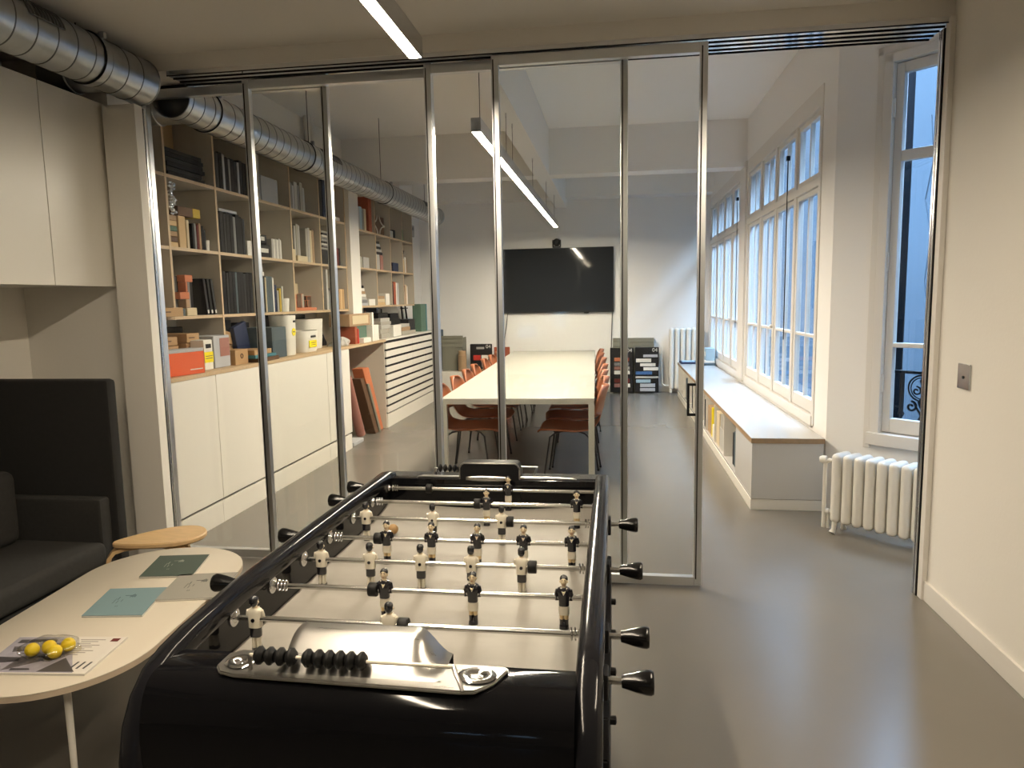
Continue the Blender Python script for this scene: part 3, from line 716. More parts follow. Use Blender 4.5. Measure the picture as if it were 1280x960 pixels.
# quads: near-left, far-left, far-right, near-right
booklet([(-1.867, 2.151), (-1.932, 2.381), (-1.718, 2.418), (-1.653, 2.179)], 'cover_blue', 'pale blue booklet with a small plant emblem on the white table', leafmark('ink_blue'))
booklet([(-1.900, 2.505), (-1.965, 2.735), (-1.755, 2.772), (-1.690, 2.540)], 'cover_green', 'dark green booklet at the rounded end of the white table', leafmark('ink_pale'))
booklet([(-1.690, 2.300), (-1.745, 2.545), (-1.520, 2.590), (-1.475, 2.345)], 'cover_grey', 'grey booklet partly hidden behind the football table rail', leafmark('ink_dark') + [(0.80, 0.3+0.05*k, 0.815, 0.33+0.05*k, 'ink_dark') for k in range(9)])
# magazine
q = [(-1.850, 1.775), (-1.970, 1.985), (-1.592, 2.019), (-1.562, 1.790)]
q = [(-1.90, 1.760), (-1.955, 1.985), (-1.592, 2.022), (-1.562, 1.790)]
root = empty('magazine', (-1.75, 1.88, TZ), 'open architecture magazine with photos and text under the bag of balls', 'magazine')
flat_quad(q, TZ+0.0002, TZ+0.0065, 'white').build('pages', root)
b = B()
mat('mag_photo', (0.10, 0.09, 0.095), 0.35, noise=0.8, nscale=60); mat('mag_lilac', (0.30, 0.285, 0.33), 0.4, noise=0.35, nscale=30); mat('mag_dark', (0.055, 0.05, 0.055), 0.4); mat('mag_paper', (0.62, 0.58, 0.52), 0.45)
def mq(pts, m, dz=0.0004): b.prism([lerp4(q, u, v)[:] for u, v in pts], 'z', TZ+0.0065, TZ+0.0065+dz, m)
mq([(0, 0), (1, 0), (1, 1), (0, 1)], 'mag_paper', 0.0003)
mq([(0.0, 0.02), (0.88, 0.02), (0.70, 0.45), (0.5, 0.98), (0.0, 0.98)], 'mag_lilac')
mq([(0.02, 0.24), (0.26, 0.30), (0.24, 0.40), (0.02, 0.42)], 'mag_dark', 0.0008)
mq([(0.20, 0.06), (0.52, 0.36), (0.36, 0.54), (0.24, 0.45)], 'mag_photo', 0.0008)
mq([(0.54, 0.04), (0.66, 0.4), (0.88, 0.05)], 'mag_dark', 0.0008)
mq([(0.10, 0.55), (0.34, 0.62), (0.30, 0.72), (0.06, 0.70)], 'mag_photo', 0.0009)
mq([(0.05, 0.80), (0.40, 0.84), (0.38, 0.92), (0.05, 0.90)], 'mag_dark', 0.0009)
mq([(0.44, 0.62), (0.58, 0.60), (0.54, 0.84), (0.42, 0.80)], 'mag_photo', 0.0009)
mq([(0.28, 0.06), (0.46, 0.08), (0.44, 0.12), (0.27, 0.12)], 'mag_dark', 0.0008)
mq([(0.02, 0.05), (0.14, 0.05), (0.16, 0.16), (0.02, 0.14)], 'mag_dark', 0.0008)
mq([(0.38, 0.42), (0.55, 0.3), (0.6, 0.44), (0.44, 0.55)], 'mag_photo', 0.0008)
for k in range(9):
    v = 0.90-0.052*k; mq([(0.60+0.02*(k % 2), v), (0.83-0.05*(k % 3), v), (0.83-0.05*(k % 3), v+0.014), (0.60+0.02*(k % 2), v+0.014)], 'ink_mid', 0.0007)
for u in (0.80, 0.86, 0.92): mq([(u, 0.12+0.10*(u-0.8)), (u+0.02, 0.12), (u+0.03, 0.30), (u+0.012, 0.30)], 'ink_dark', 0.0007)
mq([(0.885, 0.86), (0.955, 0.86), (0.955, 0.95), (0.885, 0.95)], 'burgundy', 0.0007)
b.build('printed_page', root, smooth=False)
bz = TZ+0.0075
root = empty('plastic_bag', (-1.755, 1.885, bz), 'clear plastic bag of yellow balls lying on the magazine', 'bag')
mat('ball_yellow', (0.85, 0.62, 0.01), 0.5)
def bag(u, v):
    a = u*2*PI; e = math.sin(v*PI)**0.5
    wob = 1 + 0.07*math.sin(5*a+3*v) + 0.04*math.sin(9*a)
    return (-1.755 + 0.092*math.cos(a)*e*wob, 1.885 + 0.066*math.sin(a)*e*wob, bz + 0.0228*(1-math.cos(v*PI)) + 0.001)
B().grid(bag, 40, 16, 'clear_bag').build('film', root)
for k, (x, y) in enumerate(((-1.802, 1.866), (-1.762, 1.888), (-1.722, 1.864), (-1.714, 1.910))):
    tag(B().ball((x, y, bz+0.0225), 0.021, 'ball_yellow', 16).build('yellow_ball'), ['yellow ball at the sofa end of the clear bag', 'yellow ball in the middle of the clear bag', 'yellow ball at the football table end of the bag, over the printed page', 'yellow ball at the football table end of the bag, towards the booklets'][k], 'ball', 'yellow balls in the clear bag')

# stool
SM = Matrix.Translation((-2.165, 3.03, 0)) @ Matrix.Rotation(R(32), 4, 'Z')
root = empty('stool', (-2.165, 3.03, 0), 'birch plywood stool with teardrop seat behind the coffee table', 'stool')
def pear(o, z, n=40):
    r = []
    for k in range(n):
        a = 2*PI*k/n; x = math.cos(a); y = math.sin(a)
        wd = 0.138*(1.0 + 0.42*x) / 1.15
        r.append(SM @ Vector((x*(0.205-o), y*(wd-o), z)))
    return r
B().ring_loft([pear(0.006, 0.424), pear(0.0, 0.430), pear(0.0, 0.444), pear(0.005, 0.45)], 'birch').build('seat', root)
for ang, rr in ((180, 0.10), (55, 0.03), (-55, 0.03)):
    LM = SM @ Matrix.Rotation(R(ang), 4, 'Z')
    b = B()
    prof = [(rr-0.02, 0.417), (rr+0.06, 0.417), (rr+0.105, 0.405), (rr+0.130, 0.375), (rr+0.138, 0.33), (rr+0.150, 0.0)]
    inn = [(rr-0.02, 0.402), (rr+0.055, 0.402), (rr+0.093, 0.393), (rr+0.114, 0.370), (rr+0.121, 0.33), (rr+0.133, 0.0)]
    for s in range(len(prof)-1): pass
    rings = []
    for (u, z), (u2, z2) in zip(prof, inn):
        rings.append([LM @ Vector((u, -0.033, z+0.006)), LM @ Vector((u, 0.033, z+0.006)), LM @ Vector((u2, 0.033, z2+0.006)), LM @ Vector((u2, -0.033, z2+0.006))])
    rings[-1] = [Vector((p.x, p.y, 0.0)) for p in rings[-1]]
    b.ring_loft(rings, 'birch').build('leg', root)

# light switch on the plain wall
root = empty('light_switch', (1.555, 3.43, 1.17), 'brushed steel switch plate on the plain wall', 'switch')
B().box(1.552, 1.56, 3.376, 3.486, 1.112, 1.226, 'steel', 0.002).build('plate', root)
B().cyl((1.553, 3.43, 1.165), (1.549, 3.43, 1.165), 0.007, 'iron', 12).build('button', root)

# ================================================================== RADIATORS
def rad_section(b, M, x, w, d, z0, z1):
    r = w*0.48
    b.box(x-w*0.46, x+w*0.46, -d/2, d/2, z0, z1, 'rad_white', min(r, d*0.3), 4, M)
def radiator(name, M, n, pitch, d, z0, z1, label, valve=-1):
    loc = M @ Vector((0, 0, 0))
    root = empty(name, loc, label, 'radiator')
    for k in range(n):
        b = B(); x = pitch*(k+0.5)
        b.box(x-pitch*0.43, x+pitch*0.43, -d/2, d/2, z0, z1, 'rad_white', pitch*0.40, 4, M)
        if k in (0, n-1):
            for sy in (-1, 1):
                b.tube([M @ Vector((x, sy*d*0.3, z0+0.05)), M @ Vector((x-0.006, sy*d*0.36, 0.03)), M @ Vector((x-0.010, sy*d*0.44, 0.008))], [0.02, 0.014, 0.02], 'rad_white', 10)
        b.build('radiator_section', root, ang=50)
    for z in (z0+0.05, z1-0.05):
        B().cyl(M @ Vector((0.01, 0, z)), M @ Vector((pitch*n-0.01, 0, z)), 0.024, 'rad_white', 14).build('connecting_tube', root)
    return root
RM = Matrix.Translation((1.368+0.085*S2, 4.72+0.085*S2, 0)) @ Matrix.Rotation(R(-45), 4, 'Z')
rd = radiator('radiator', RM, 12, 0.0715, 0.17, 0.075, 0.53, 'low white cast iron radiator under the tall corner window')
b = B().tube([RM @ Vector((0.02, 0.02, 0.46)), RM @ Vector((-0.06, 0.02, 0.46)), RM @ Vector((-0.085, 0.02, 0.44)), RM @ Vector((-0.085, 0.02, 0.0))], 0.0135, 'rad_white', 10)
b.lathe([(0.012, 0), (0.026, 0.003), (0.026, 0.03), (0.018, 0.045)], RM @ Vector((-0.075, 0.02, 0.46)), RM.to_3x3() @ Vector((-1, -0.3, 0)), 'rad_white', 14)
b.build('valve', rd)
b = B().tube([RM @ Vector((0.0, 0.03, 0.11)), RM @ Vector((-0.06, 0.03, 0.11)), RM @ Vector((-0.06, 0.03, 0.0))], 0.012, 'rad_white', 10).lathe([(0.012, 0), (0.02, 0.003), (0.02, 0.03)], RM @ Vector((-0.05, 0.03, 0.11)), RM.to_3x3() @ Vector((-1, 0, 0)), 'rad_white', 12)
b.build('return_pipe', rd)
RM2 = Matrix.Translation((0.86, 11.66, 0))
rd2 = radiator('radiator', RM2, 6, 0.088, 0.15, 0.06, 1.05, 'tall white cast iron radiator at the far end of the bench')
B().tube([(0.875, 11.62, 0.12), (0.80, 11.62, 0.12), (0.76, 11.66, 0.15), (0.745, 11.70, 0.65), (0.745, 11.70, 0.74)], 0.013, 'rad_white', 10).lathe([(0.01, 0), (0.022, 0.004), (0.022, 0.04)], (0.745, 11.70, 0.60), (0, 0, 1), 'rad_white', 12).build('valve', rd2)

# ================================================================== MEETING ROOM FURNITURE
# meeting table
ta = math.atan2(0.026, 1)
MT = Matrix.Translation((-0.80, 5.72, 0)) @ Matrix.Rotation(ta, 4, 'Z')
L = 5.35; HW = 0.637
root = empty('meeting_table', (-0.87, 8.4, 0), 'long white meeting table with square legs under the strip lamp', 'table')
B().box(-HW, HW, 0, L, 0.715, 0.74, 'table_white', 0.002, M=MT).build('table_top', root)
b = B()
b.box(-HW+0.002, HW-0.002, 0.002, 0.05, 0.692, 0.7148, 'table_white', M=MT).box(-HW+0.002, HW-0.002, L-0.05, L-0.002, 0.692, 0.7148, 'table_white', M=MT)
b.box(-HW+0.002, -HW+0.04, 0.05, L-0.05, 0.692, 0.7148, 'table_white', M=MT).box(HW-0.04, HW-0.002, 0.05, L-0.05, 0.692, 0.7148, 'table_white', M=MT)
b.build('apron', root, smooth=False)
for sx in (-1, 1):
    for y in (0.0, L/2, L-0.052):
        B().box(sx*HW - (0.05 if sx > 0 else 0), sx*HW + (0 if sx > 0 else 0.05), y+0.001, y+0.051, 0, 0.692, 'table_white', 0.002, M=MT).build('leg', root)

# chairs
def make_chair():
    root = empty('chair', (0, 0, 0), 'x', 'chair', 'orange shell chairs around the meeting table')
    # profile in (x forward, z): seat front -> back top
    prof = [(0.235, 0.418), (0.215, 0.440), (0.15, 0.447), (0.05, 0.440), (-0.05, 0.434), (-0.13, 0.440), (-0.18, 0.465), (-0.208, 0.51), (-0.222, 0.57), (-0.236, 0.64), (-0.254, 0.72), (-0.268, 0.775), (-0.276, 0.80), (-0.279, 0.812)]
    wid = [0.17, 0.20, 0.215, 0.22, 0.215, 0.19, 0.150, 0.145, 0.175, 0.200, 0.190, 0.150, 0.105, 0.05]
    def fn(u, v):
        k = v*(len(prof)-1); i = min(int(k), len(prof)-2); f = k-i
        x = prof[i][0]*(1-f)+prof[i+1][0]*f; z = prof[i][1]*(1-f)+prof[i+1][1]*f
        wv = wid[i]*(1-f)+wid[i+1]*f; t = 2*u-1
        if v > 0.62: x += 0.05*t*t
        else: z += 0.014*t*t
        return (x*1.16, t*wv*1.14, z)
    B().grid(fn, 12, 36, 'chair_leather').build('shell', root, solid=0.014, ang=60)
    for sx, sy in ((1, 1), (1, -1), (-1, 1), (-1, -1)):
        B().tube([(sx*0.03, sy*0.05, 0.424), (sx*0.13, sy*0.17, 0.415), (sx*0.165, sy*0.205, 0.39), (sx*0.22, sy*0.24, 0.012)], 0.0085, 'chair_dark', 8).cyl((sx*0.22, sy*0.24, 0.0), (sx*0.22, sy*0.24, 0.014), 0.011, 'rubber', 8).build('leg', root)
    B().box(-0.06, 0.06, -0.06, 0.06, 0.412, 0.426, 'chair_dark', 0.005).build('seat_plate', root)
    return root
proto = make_chair(); first = True
def tx(x, y): return MT @ Vector((x, y, 0))
LY = [6.10, 6.75, 7.40, 8.01, 8.77, 9.36, 9.99]
RY = [6.07, 6.66, 7.30, 7.98, 8.82, 9.60, 10.30]
for side, ys in ((-1, LY), (1, RY)):
    for k, y in enumerate(ys):
        c = proto if first else copy_tree(proto); first = False
        p = tx(side*(HW-0.19), y-5.72)
        c.location = (p.x + random.uniform(-0.015, 0.015), p.y, 0)
        c.rotation_euler = (0, 0, (0 if side < 0 else PI) + ta + R(random.uniform(-5, 5)))
        c['label'] = 'orange shell chair, %s from the glass partition on the %s side of the meeting table' % (ORD[k], 'bookcase' if side < 0 else 'window')

# TV and camera
root = empty('television', (-0.94, 11.76, 1.85), 'large black flat television on the wall beyond the table', 'television')
B().box(-1.865, -0.017, 11.74, 11.79, 1.32, 2.37, 'plastic_black', 0.006).build('casing', root)
B().box(-1.853, -0.029, 11.738, 11.741, 1.345, 2.358, 'screen').build('screen', root, smooth=False)
B().box(-0.50, -0.42, 11.745, 11.775, 1.30, 1.322, 'plastic_black', 0.004).build('sensor', root)
root = empty('conference_camera', (-0.93, 11.74, 2.37), 'small black camera standing on top of the television', 'camera')
B().box(-1.0, -0.87, 11.70, 11.78, 2.372, 2.40, 'plastic_black', 0.006).build('base', root)
B().ball((-0.935, 11.74, 2.46), 0.062, 'plastic_black', 16).cyl((-0.935, 11.68, 2.46), (-0.935, 11.672, 2.46), 0.03, 'screen', 16).build('head', root)
B().box(-1.005, -0.985, 11.71, 11.77, 2.39, 2.50, 'plastic_black', 0.005).box(-0.885, -0.865, 11.71, 11.77, 2.39, 2.50, 'plastic_black', 0.005).build('bracket', root)
def cable(pts, label, r=0.006):
    tag(B().tube(pts, r, 'plastic_black', 6).build('cable'), label, 'cable')
cable([(-1.77, 11.785, 1.33), (-1.79, 11.785, 1.15), (-1.83, 11.785, 0.9), (-1.84, 11.785, 0.5)], 'thin black cable hanging from the bookcase end of the television')
cable([(-0.04, 11.785, 1.33), (-0.05, 11.785, 1.0), (-0.06, 11.785, 0.6), (-0.05, 11.785, 0.2)], 'thin black cable hanging from the window end of the television')

# sample boards at the far wall
def lettering(txt, x, y, z, size, m, parent, rot=(PI/2, 0, 0)):
    cu = bpy.data.curves.new('lettering', 'FONT'); cu.body = txt; cu.size = size; cu.extrude = 0.001; cu.materials.append(A(m))
    t = bpy.data.objects.new('lettering_source', cu); me = bpy.data.meshes.new_from_object(t); bpy.data.objects.remove(t)
    o = bpy.data.objects.new('lettering', me); COL.objects.link(o)
    o.location = Vector((x, y, z)) - ROOTLOC.get(parent.name, Vector((0, 0, 0))); o.rotation_euler = rot; o.parent = parent; return o
def board(x0, x1, z0, z1, y, label, tiles, num=True):
    root = empty('sample_board', ((x0+x1)/2, y, z0), label, 'sample board', 'tile sample boards at the far wall')
    B().box(x0, x1, y, y+0.03, z0, z1, 'plastic_black', 0.012).build('backing', root)
    for u0, u1, v0, v1, m in tiles:
        wx, wz = x1-x0, z1-z0
        B().box(x0+u0*wx, x0+u1*wx, y-0.012, y-0.0005, z0+v0*wz, z0+v1*wz, m, 0.003).build('tile_sample', root)
    if num: lettering('04', x0+(x1-x0)*0.72, y-0.002, z0+(z1-z0)*0.90, 0.085, 'white', root)
    return root
board(-0.075, 0.295, 0.015, 0.745, 11.56, 'dark sample board of brick tiles with pale numerals, beside the table',
      [(0.18, 0.48, 0.70, 0.78, 'terracotta'), (0.52, 0.82, 0.70, 0.78, 'brick'), (0.18, 0.82, 0.60, 0.67, 'grey'), (0.18, 0.50, 0.51, 0.58, 'rose'), (0.55, 0.85, 0.51, 0.58, 'stone'), (0.18, 0.85, 0.41, 0.49, 'white'),
       (0.18, 0.5, 0.22, 0.31, 'burgundy'), (0.52, 0.85, 0.22, 0.31, 'burgundy'), (0.18, 0.52, 0.12, 0.2, 'rose'), (0.7, 0.87, 0.12, 0.2, 'white')])
board(0.320, 0.70, 0.015, 0.75, 11.56, 'dark sample board of white, grey and blue tiles beside the far radiator',
      [(0.35, 0.95, 0.78, 0.84, 'silver'), (0.05, 0.68, 0.67, 0.75, 'white'), (0.22, 0.86, 0.58, 0.65, 'white'), (0.36, 0.98, 0.49, 0.56, 'white'), (0.03, 0.72, 0.40, 0.47, 'blue'), (0.03, 0.98, 0.32, 0.36, 'pale_grey'),
       (0.05, 0.66, 0.22, 0.29, 'pale_blue'), (0.22, 0.85, 0.12, 0.2, 'silver'), (0.22, 0.85, 0.03, 0.1, 'silver')])
for k in range(3):
    tag(B().box(-0.03, 0.63, 11.66+0.012*k, 11.78, 0.0 if k == 0 else 0.757+0.066*(k-1)+0.004, 0.757 if k == 0 else 0.757+0.066*k, 'olive', 0.006).build('timber_board'),
        ['olive board standing upright behind the two dark sample boards', 'lower loose olive slat resting on the board behind the sample boards', 'topmost olive slat resting above the dark sample boards'][k], 'board', 'olive boards behind the sample boards')
# far left corner: low cabinet with crate
root = empty('low_cabinet', (-2.62, 11.5, 0), 'low white cabinet in the far corner under the grey crate', 'cabinet')
B().box(-3.0, -2.385, 11.22, 11.75, 0.02, 0.40, 'white_lacquer', 0.003).build('body', root)
B().box(-3.0, -2.385, 11.205, 11.2195, 0.03, 0.395, 'white_lacquer', 0.003).build('door', root)
B().box(-3.0, -2.385, 11.24, 11.75, 0.0, 0.02, 'plastic_black').build('plinth', root)
root = empty('crate', (-2.62, 11.5, 0.40), 'olive grey crate on the low white cabinet in the far corner', 'crate')
b = B().box(-2.82, -2.47, 11.40, 11.42, 0.401, 0.94, 'olive', 0.004).box(-2.82, -2.80, 11.42, 11.70, 0.401, 0.94, 'olive', 0.004).box(-2.49, -2.47, 11.42, 11.70, 0.401, 0.94, 'olive', 0.004).box(-2.80, -2.49, 11.42, 11.70, 0.401, 0.42, 'olive')
b.build('body', root)
for z in (0.78, 0.86, 0.93): B().box(-2.83, -2.46, 11.385, 11.3995, z, z+0.045, 'olive', 0.004).build('slat', root)
tag(B().box(-2.90, -2.85, 11.40, 11.65, 0.402, 1.07, 'slate', 0.004).build('timber_board'), 'slate grey upright board beside the olive crate', 'board')
tag(B().lathe([(0.07, 0), (0.07, 0.26), (0.06, 0.27), (0.06, 0.33)], (-2.46, 11.30, 0.401), (0, 0, 1), 'tan', 16).build('jar'), 'tall brown jar on the low white cabinet beside the crate', 'jar')
board(-2.37, -2.0, 0.12, 0.83, 11.50, 'dark sample board with red and yellow tiles beside the low cabinet',
      [(0.15, 0.48, 0.62, 0.74, 'red'), (0.52, 0.82, 0.62, 0.74, 'white'), (0.15, 0.48, 0.46, 0.58, 'charcoal'), (0.52, 0.82, 0.46, 0.58, 'stone'), (0.15, 0.48, 0.30, 0.42, 'mustard'), (0.52, 0.82, 0.30, 0.42, 'tan'), (0.3, 0.65, 0.88, 0.93, 'pale_grey')])
tag(B().box(-2.37, -1.985, 11.535, 11.70, 0.0, 0.118, 'brown', 0.004).build('wooden_block'), 'brown block under the sample board with red tiles', 'block')
tag(B().box(-1.98, -1.72, 11.58, 11.62, 0.0, 0.77, 'brick', 0.004).build('timber_board'), 'red brown board against the far wall beside the red tile board', 'board')

# ================================================================== WINDOW BENCH
root = empty('window_bench', (1.22, 8.3, 0), 'long low white bench with open cubbies under the long windows', 'bench')
BX0, BX1, BY0, BY1 = 0.97, 1.472, 5.20, 11.30
B().box(BX0, BX1, BY0, BY1, 0.5285, 0.531, 'white_laminate', 0.001).build('laminate_top', root)
B().box(BX0, BX1, BY0, BY1, 0.493, 0.5283, 'ply_edge').build('ply_core', root, smooth=False)
B().box(BX0+0.008, BX1-0.004, BY0+0.01, BY0+0.03, 0.082, 0.492, 'white_laminate', 0.001).build('end_panel', root)
B().box(BX0+0.005, BX1, BY0+0.012, BY1, 0.0, 0.078, 'white_lacquer', 0.002).build('plinth', root)
B().box(BX0+0.01, BX1-0.004, BY0+0.03, BY1, 0.079, 0.096, 'white_laminate').build('bottom_board', root, smooth=False)
B().box(BX1-0.02, BX1-0.004, BY0+0.03, BY1-0.02, 0.097, 0.492, 'shelf_white').build('back_board', root, smooth=False)
B().box(BX0+0.008, BX0+0.026, BY0+0.031, 5.91, 0.10, 0.492, 'white_laminate', 0.001).build('front_panel', root)
for y in (5.92, 6.57, 7.20, 7.86, 8.50, 9.15, 9.80, 10.45, 11.28):
    B().box(BX0+0.012, BX1-0.021, y-0.009, y+0.009, 0.097, 0.492, 'white_lacquer').build('divider', root, smooth=False)

# generic stock for shelves --------------------------------------------------
def book(x0, x1, y0, y1, z0, h, col, label, name='book', cat='book', group=None, pages=False, spine=None, lean=0.0):
    """upright volume, spine towards +x at x1"""
    g = 0.0006
    if pages or spine:
        root = empty(name, ((x0+x1)/2, (y0+y1)/2, z0), label, cat, group)
        M = Matrix.Translation((0, (y0+y1)/2, z0)) @ Matrix.Rotation(lean, 4, 'X') @ Matrix.Translation((0, -(y0+y1)/2, -z0)) if lean else None
        B().box(x0, x1, y0+g, y1-g, z0+g, z0+h, col, min(0.003, (y1-y0)*0.15), 1, M).build('cover', root)
        if spine:
            B().box(x1, x1+0.0015, y0+(y1-y0)*0.2, y1-(y1-y0)*0.2, z0+h*spine[1], z0+h*spine[2], spine[0], M=M).build('spine_label', root, smooth=False)
        return root
    M = Matrix.Translation((0, (y0+y1)/2, z0)) @ Matrix.Rotation(lean, 4, 'X') @ Matrix.Translation((0, -(y0+y1)/2, -z0)) if lean else None
    return tag(B().box(x0, x1, y0+g, y1-g, z0+g, z0+h, col, min(0.003, (y1-y0)*0.15), 1, M).build(name), label, cat, group)
def row(x1, y0, z0, specs, where, group, depth=0.22, name='book', noun='book', start='partition'):
    y = y0; n = len(specs)
    for k, s in enumerate(specs):
        t, h, col = s[:3]; sp = s[3] if len(s) > 3 else None
        book(x1-depth, x1-random.uniform(0, 0.006), y, y+t, z0, h, col, '%s %s, %s of the row %s' % (col.replace('_', ' '), noun, ORD[k] if k < 12 else 'last', where), name, noun.split()[-1], group, spine=sp)
        y += t
    return y
def box(x0, x1, y0, y1, z0, z1, col, label, name='box', cat='box', group=None, bev=0.003):
    return tag(B().box(x0, x1, y0, y1, z0+0.0006, z1, col, bev, 1).build(name), label, cat, group)
def carton(x0, x1, y0, y1, z0, z1, label, col='cardboard', mark='brown', group='cardboard boxes on the worktop', flap=True):
    root = empty('cardboard_box', ((x0+x1)/2, (y0+y1)/2, z0), label, 'box', group)
    B().box(x0, x1, y0, y1, z0+0.0006, z1, col, 0.002, 1).build('carton', root)
    if mark: B().box(x1, x1+0.001, y0+(y1-y0)*0.15, y0+(y1-y0)*0.62, z0+(z1-z0)*0.45, z0+(z1-z0)*0.6, mark).build('print', root, smooth=False)
    return root

# bench contents
BXF = BX0+0.03
for k, (y, t, c, h) in enumerate(((5.98, 0.06, 'navy', 0.30), (6.05, 0.05, 'black', 0.31), (6.11, 0.07, 'slate', 0.30), (6.20, 0.05, 'charcoal', 0.28))):
    book(BXF+0.01, BXF+0.25, y, y+t, 0.0965, h, c, '%s binder, %s in the first open bench cubby' % (c, ORD[k]), 'binder', 'binder', 'binders in the bench')
box(BXF, BXF+0.3, 6.62, 6.95, 0.0965, 0.30, 'pale_grey', 'pale grey box with yellow sticker in the second bench cubby', 'storage_box', 'box')
box(BXF-0.0, BXF+0.28, 6.64, 6.90, 0.302, 0.43, 'stone', 'stone coloured box stacked in the second bench cubby', 'storage_box', 'box')
box(BXF, BXF+0.3, 6.97, 7.17, 0.0965, 0.42, 'cream', 'cream upright box in the second bench cubby', 'storage_box', 'box')
box(BXF-0.005, BXF+0.25, 7.24, 7.42, 0.0965, 0.24, 'white', 'white box in the third bench cubby', 'storage_box', 'box')
box(BXF-0.004, BXF+0.25, 7.45, 7.50, 0.0965, 0.40, 'yellow', 'thin yellow folder standing in the third bench cubby', 'folder', 'folder')
box(BXF, BXF+0.28, 7.54, 7.82, 0.0965, 0.38, 'tan', 'tan cardboard box in the third bench cubby', 'storage_box', 'box')
box(BXF, BXF+0.26, 7.90, 8.12, 0.0965, 0.40, 'black', 'black box standing in the fourth bench cubby', 'storage_box', 'box')
box(BXF, BXF+0.26, 8.6, 8.85, 0.0965, 0.36, 'charcoal', 'charcoal box standing in the fifth bench cubby', 'storage_box', 'box')
box(BXF, BXF+0.26, 9.25, 9.45, 0.0965, 0.42, 'black', 'black box standing in the sixth bench cubby', 'storage_box', 'box')
box(BXF, BXF+0.26, 10.0, 10.25, 0.0965, 0.40, 'slate', 'slate box standing in the seventh bench cubby', 'storage_box', 'box')
# on the bench
root = empty('tray', (1.10, 11.0, 0.531), 'dark tray at the far end of the bench in front of the tall radiator', 'tray')
B().box(0.99, 1.24, 10.95, 11.25, 0.5316, 0.56, 'navy', 0.01).build('base', root); B().box(1.02, 1.21, 10.98, 11.22, 0.5602, 0.563, 'pale_blue').build('lining', root)
root = empty('paper_bag', (1.40, 10.9, 0.53), 'small pale blue printed box at the far window end of the bench', 'box')
B().box(1.33, 1.46, 10.75, 10.95, 0.60, 0.78, 'pale_blue', 0.006).build('body', root); B().box(1.3295, 1.3299, 10.79, 10.90, 0.66, 0.73, 'white').build('label_patch', root)
tag(B().box(1.28, 1.465, 10.70, 11.0, 0.532, 0.565, 'slate', 0.008).build('folder'), 'slate folder under a white stack at the far end of the bench', 'folder')
tag(B().box(1.31, 1.46, 10.73, 10.98, 0.5655, 0.5995, 'white', 0.006).build('paper_stack'), 'white paper stack under the pale blue box on the bench', 'paper')

# ================================================================== LEFT SIDE OF THE MEETING ROOM
CX = -2.77; LX = -3.335
units = [(4.04, 4.598), (4.602, 5.248), (5.252, 6.548), (6.552, 7.14)]
for k, (y0, y1) in enumerate(units):
    root = empty('base_cabinet', ((LX+CX)/2, (y0+y1)/2, 0), ['white base cabinet under the orange box, beside the pilaster', 'white base cabinet under the cardboard boxes', 'wide white base cabinet under the blue grey box and white bins', 'white base cabinet beside the leaning boards'][k], 'cabinet', 'white base cabinets along the bookcase wall')
    B().box(LX, CX-0.021, y0, y1, 0.172, 1.05, 'shelf_white').build('body', root, smooth=False)
    B().box(CX-0.02, CX, y0+0.001, y1-0.001, 0.178, 1.062, 'white_lacquer', 0.0015).build('door', root)
    B().box(LX, CX-0.008, y0, y1, 0.0, 0.158, 'white_lacquer').build('plinth', root, smooth=False)
    B().box(LX, CX-0.03, y0, y1, 0.1582, 0.1718, 'grey').build('shadow_gap', root, smooth=False)
root = empty('worktop', (-3.05, 6.2, 1.05), 'plywood worktop with white surface running under the bookcase to the drawers', 'worktop')
B().box(LX, CX+0.004, 4.04, 8.36, 1.0635, 1.09, 'ply', 0.001).build('board', root)
B().box(LX, CX-0.02, 8.34, 8.359, 0.0, 1.063, 'shelf_white').build('side_panel', root, smooth=False)
WT = 1.0905
# plan chest
root = empty('plan_chest', (-3.05, 9.53, 0), 'white plan chest of many shallow drawers at the far end', 'drawers')
B().box(LX, CX-0.021, 8.362, 10.70, 0.17, 1.075, 'black').build('body', root, smooth=False)
B().box(LX, CX+0.002, 8.362, 10.70, 1.0755, 1.095, 'white_lacquer', 0.001).build('top', root)
B().box(LX, CX-0.008, 8.362, 10.70, 0.0, 0.165, 'white_lacquer').build('plinth', root, smooth=False)
nz = 9; dz = (1.07-0.185)/nz
for c in ((8.366, 9.512), (9.516, 10.697)):
    for k in range(nz):
        B().box(CX-0.02, CX, c[0], c[1], 0.185+dz*k, 0.185+dz*(k+1)-0.030, 'white_lacquer', 0.001).build('drawer', root)
# leaning boards in the knee space
def leaner(y0, y1, h, t, xb, ang, col, label, name='timber_board', cat='board', tilt=0):
    M = Matrix.Translation((xb, (y0+y1)/2, 0.001)) @ Matrix.Rotation(R(ang), 4, 'X')
    w2 = (y1-y0)/2
    return tag(B().box(-t, 0, -w2, w2, 0.0, h, col, 0.004, 1, M).build(name), label, cat)
def slab(y0, zt, yt, wy, x0, x1, col, label, name='timber_board'):
    poly = [(y0, 0.001), (y0+wy, 0.001), (yt+wy, zt), (yt, zt)]
    return tag(B().prism(poly, 'x', x0, x1, col, 0.004).build(name), label, 'board')
slab(8.10, 0.80, 7.66, 0.20, -2.95, -2.82, 'terracotta', 'orange terracotta board leaning beside the drawers, tallest of the leaning boards')
slab(7.95, 0.70, 7.52, 0.11, -2.92, -2.80, 'brown', 'brown board leaning between the pink roll and terracotta board')
slab(7.82, 0.55, 7.45, 0.10, -3.1, -2.93, 'stone', 'stone grey board leaning behind the brown board under the worktop')
slab(8.07, 0.62, 7.72, 0.06, -2.815, -2.79, 'olive', 'thin olive strip leaning in front of the terracotta board')
M_ = None
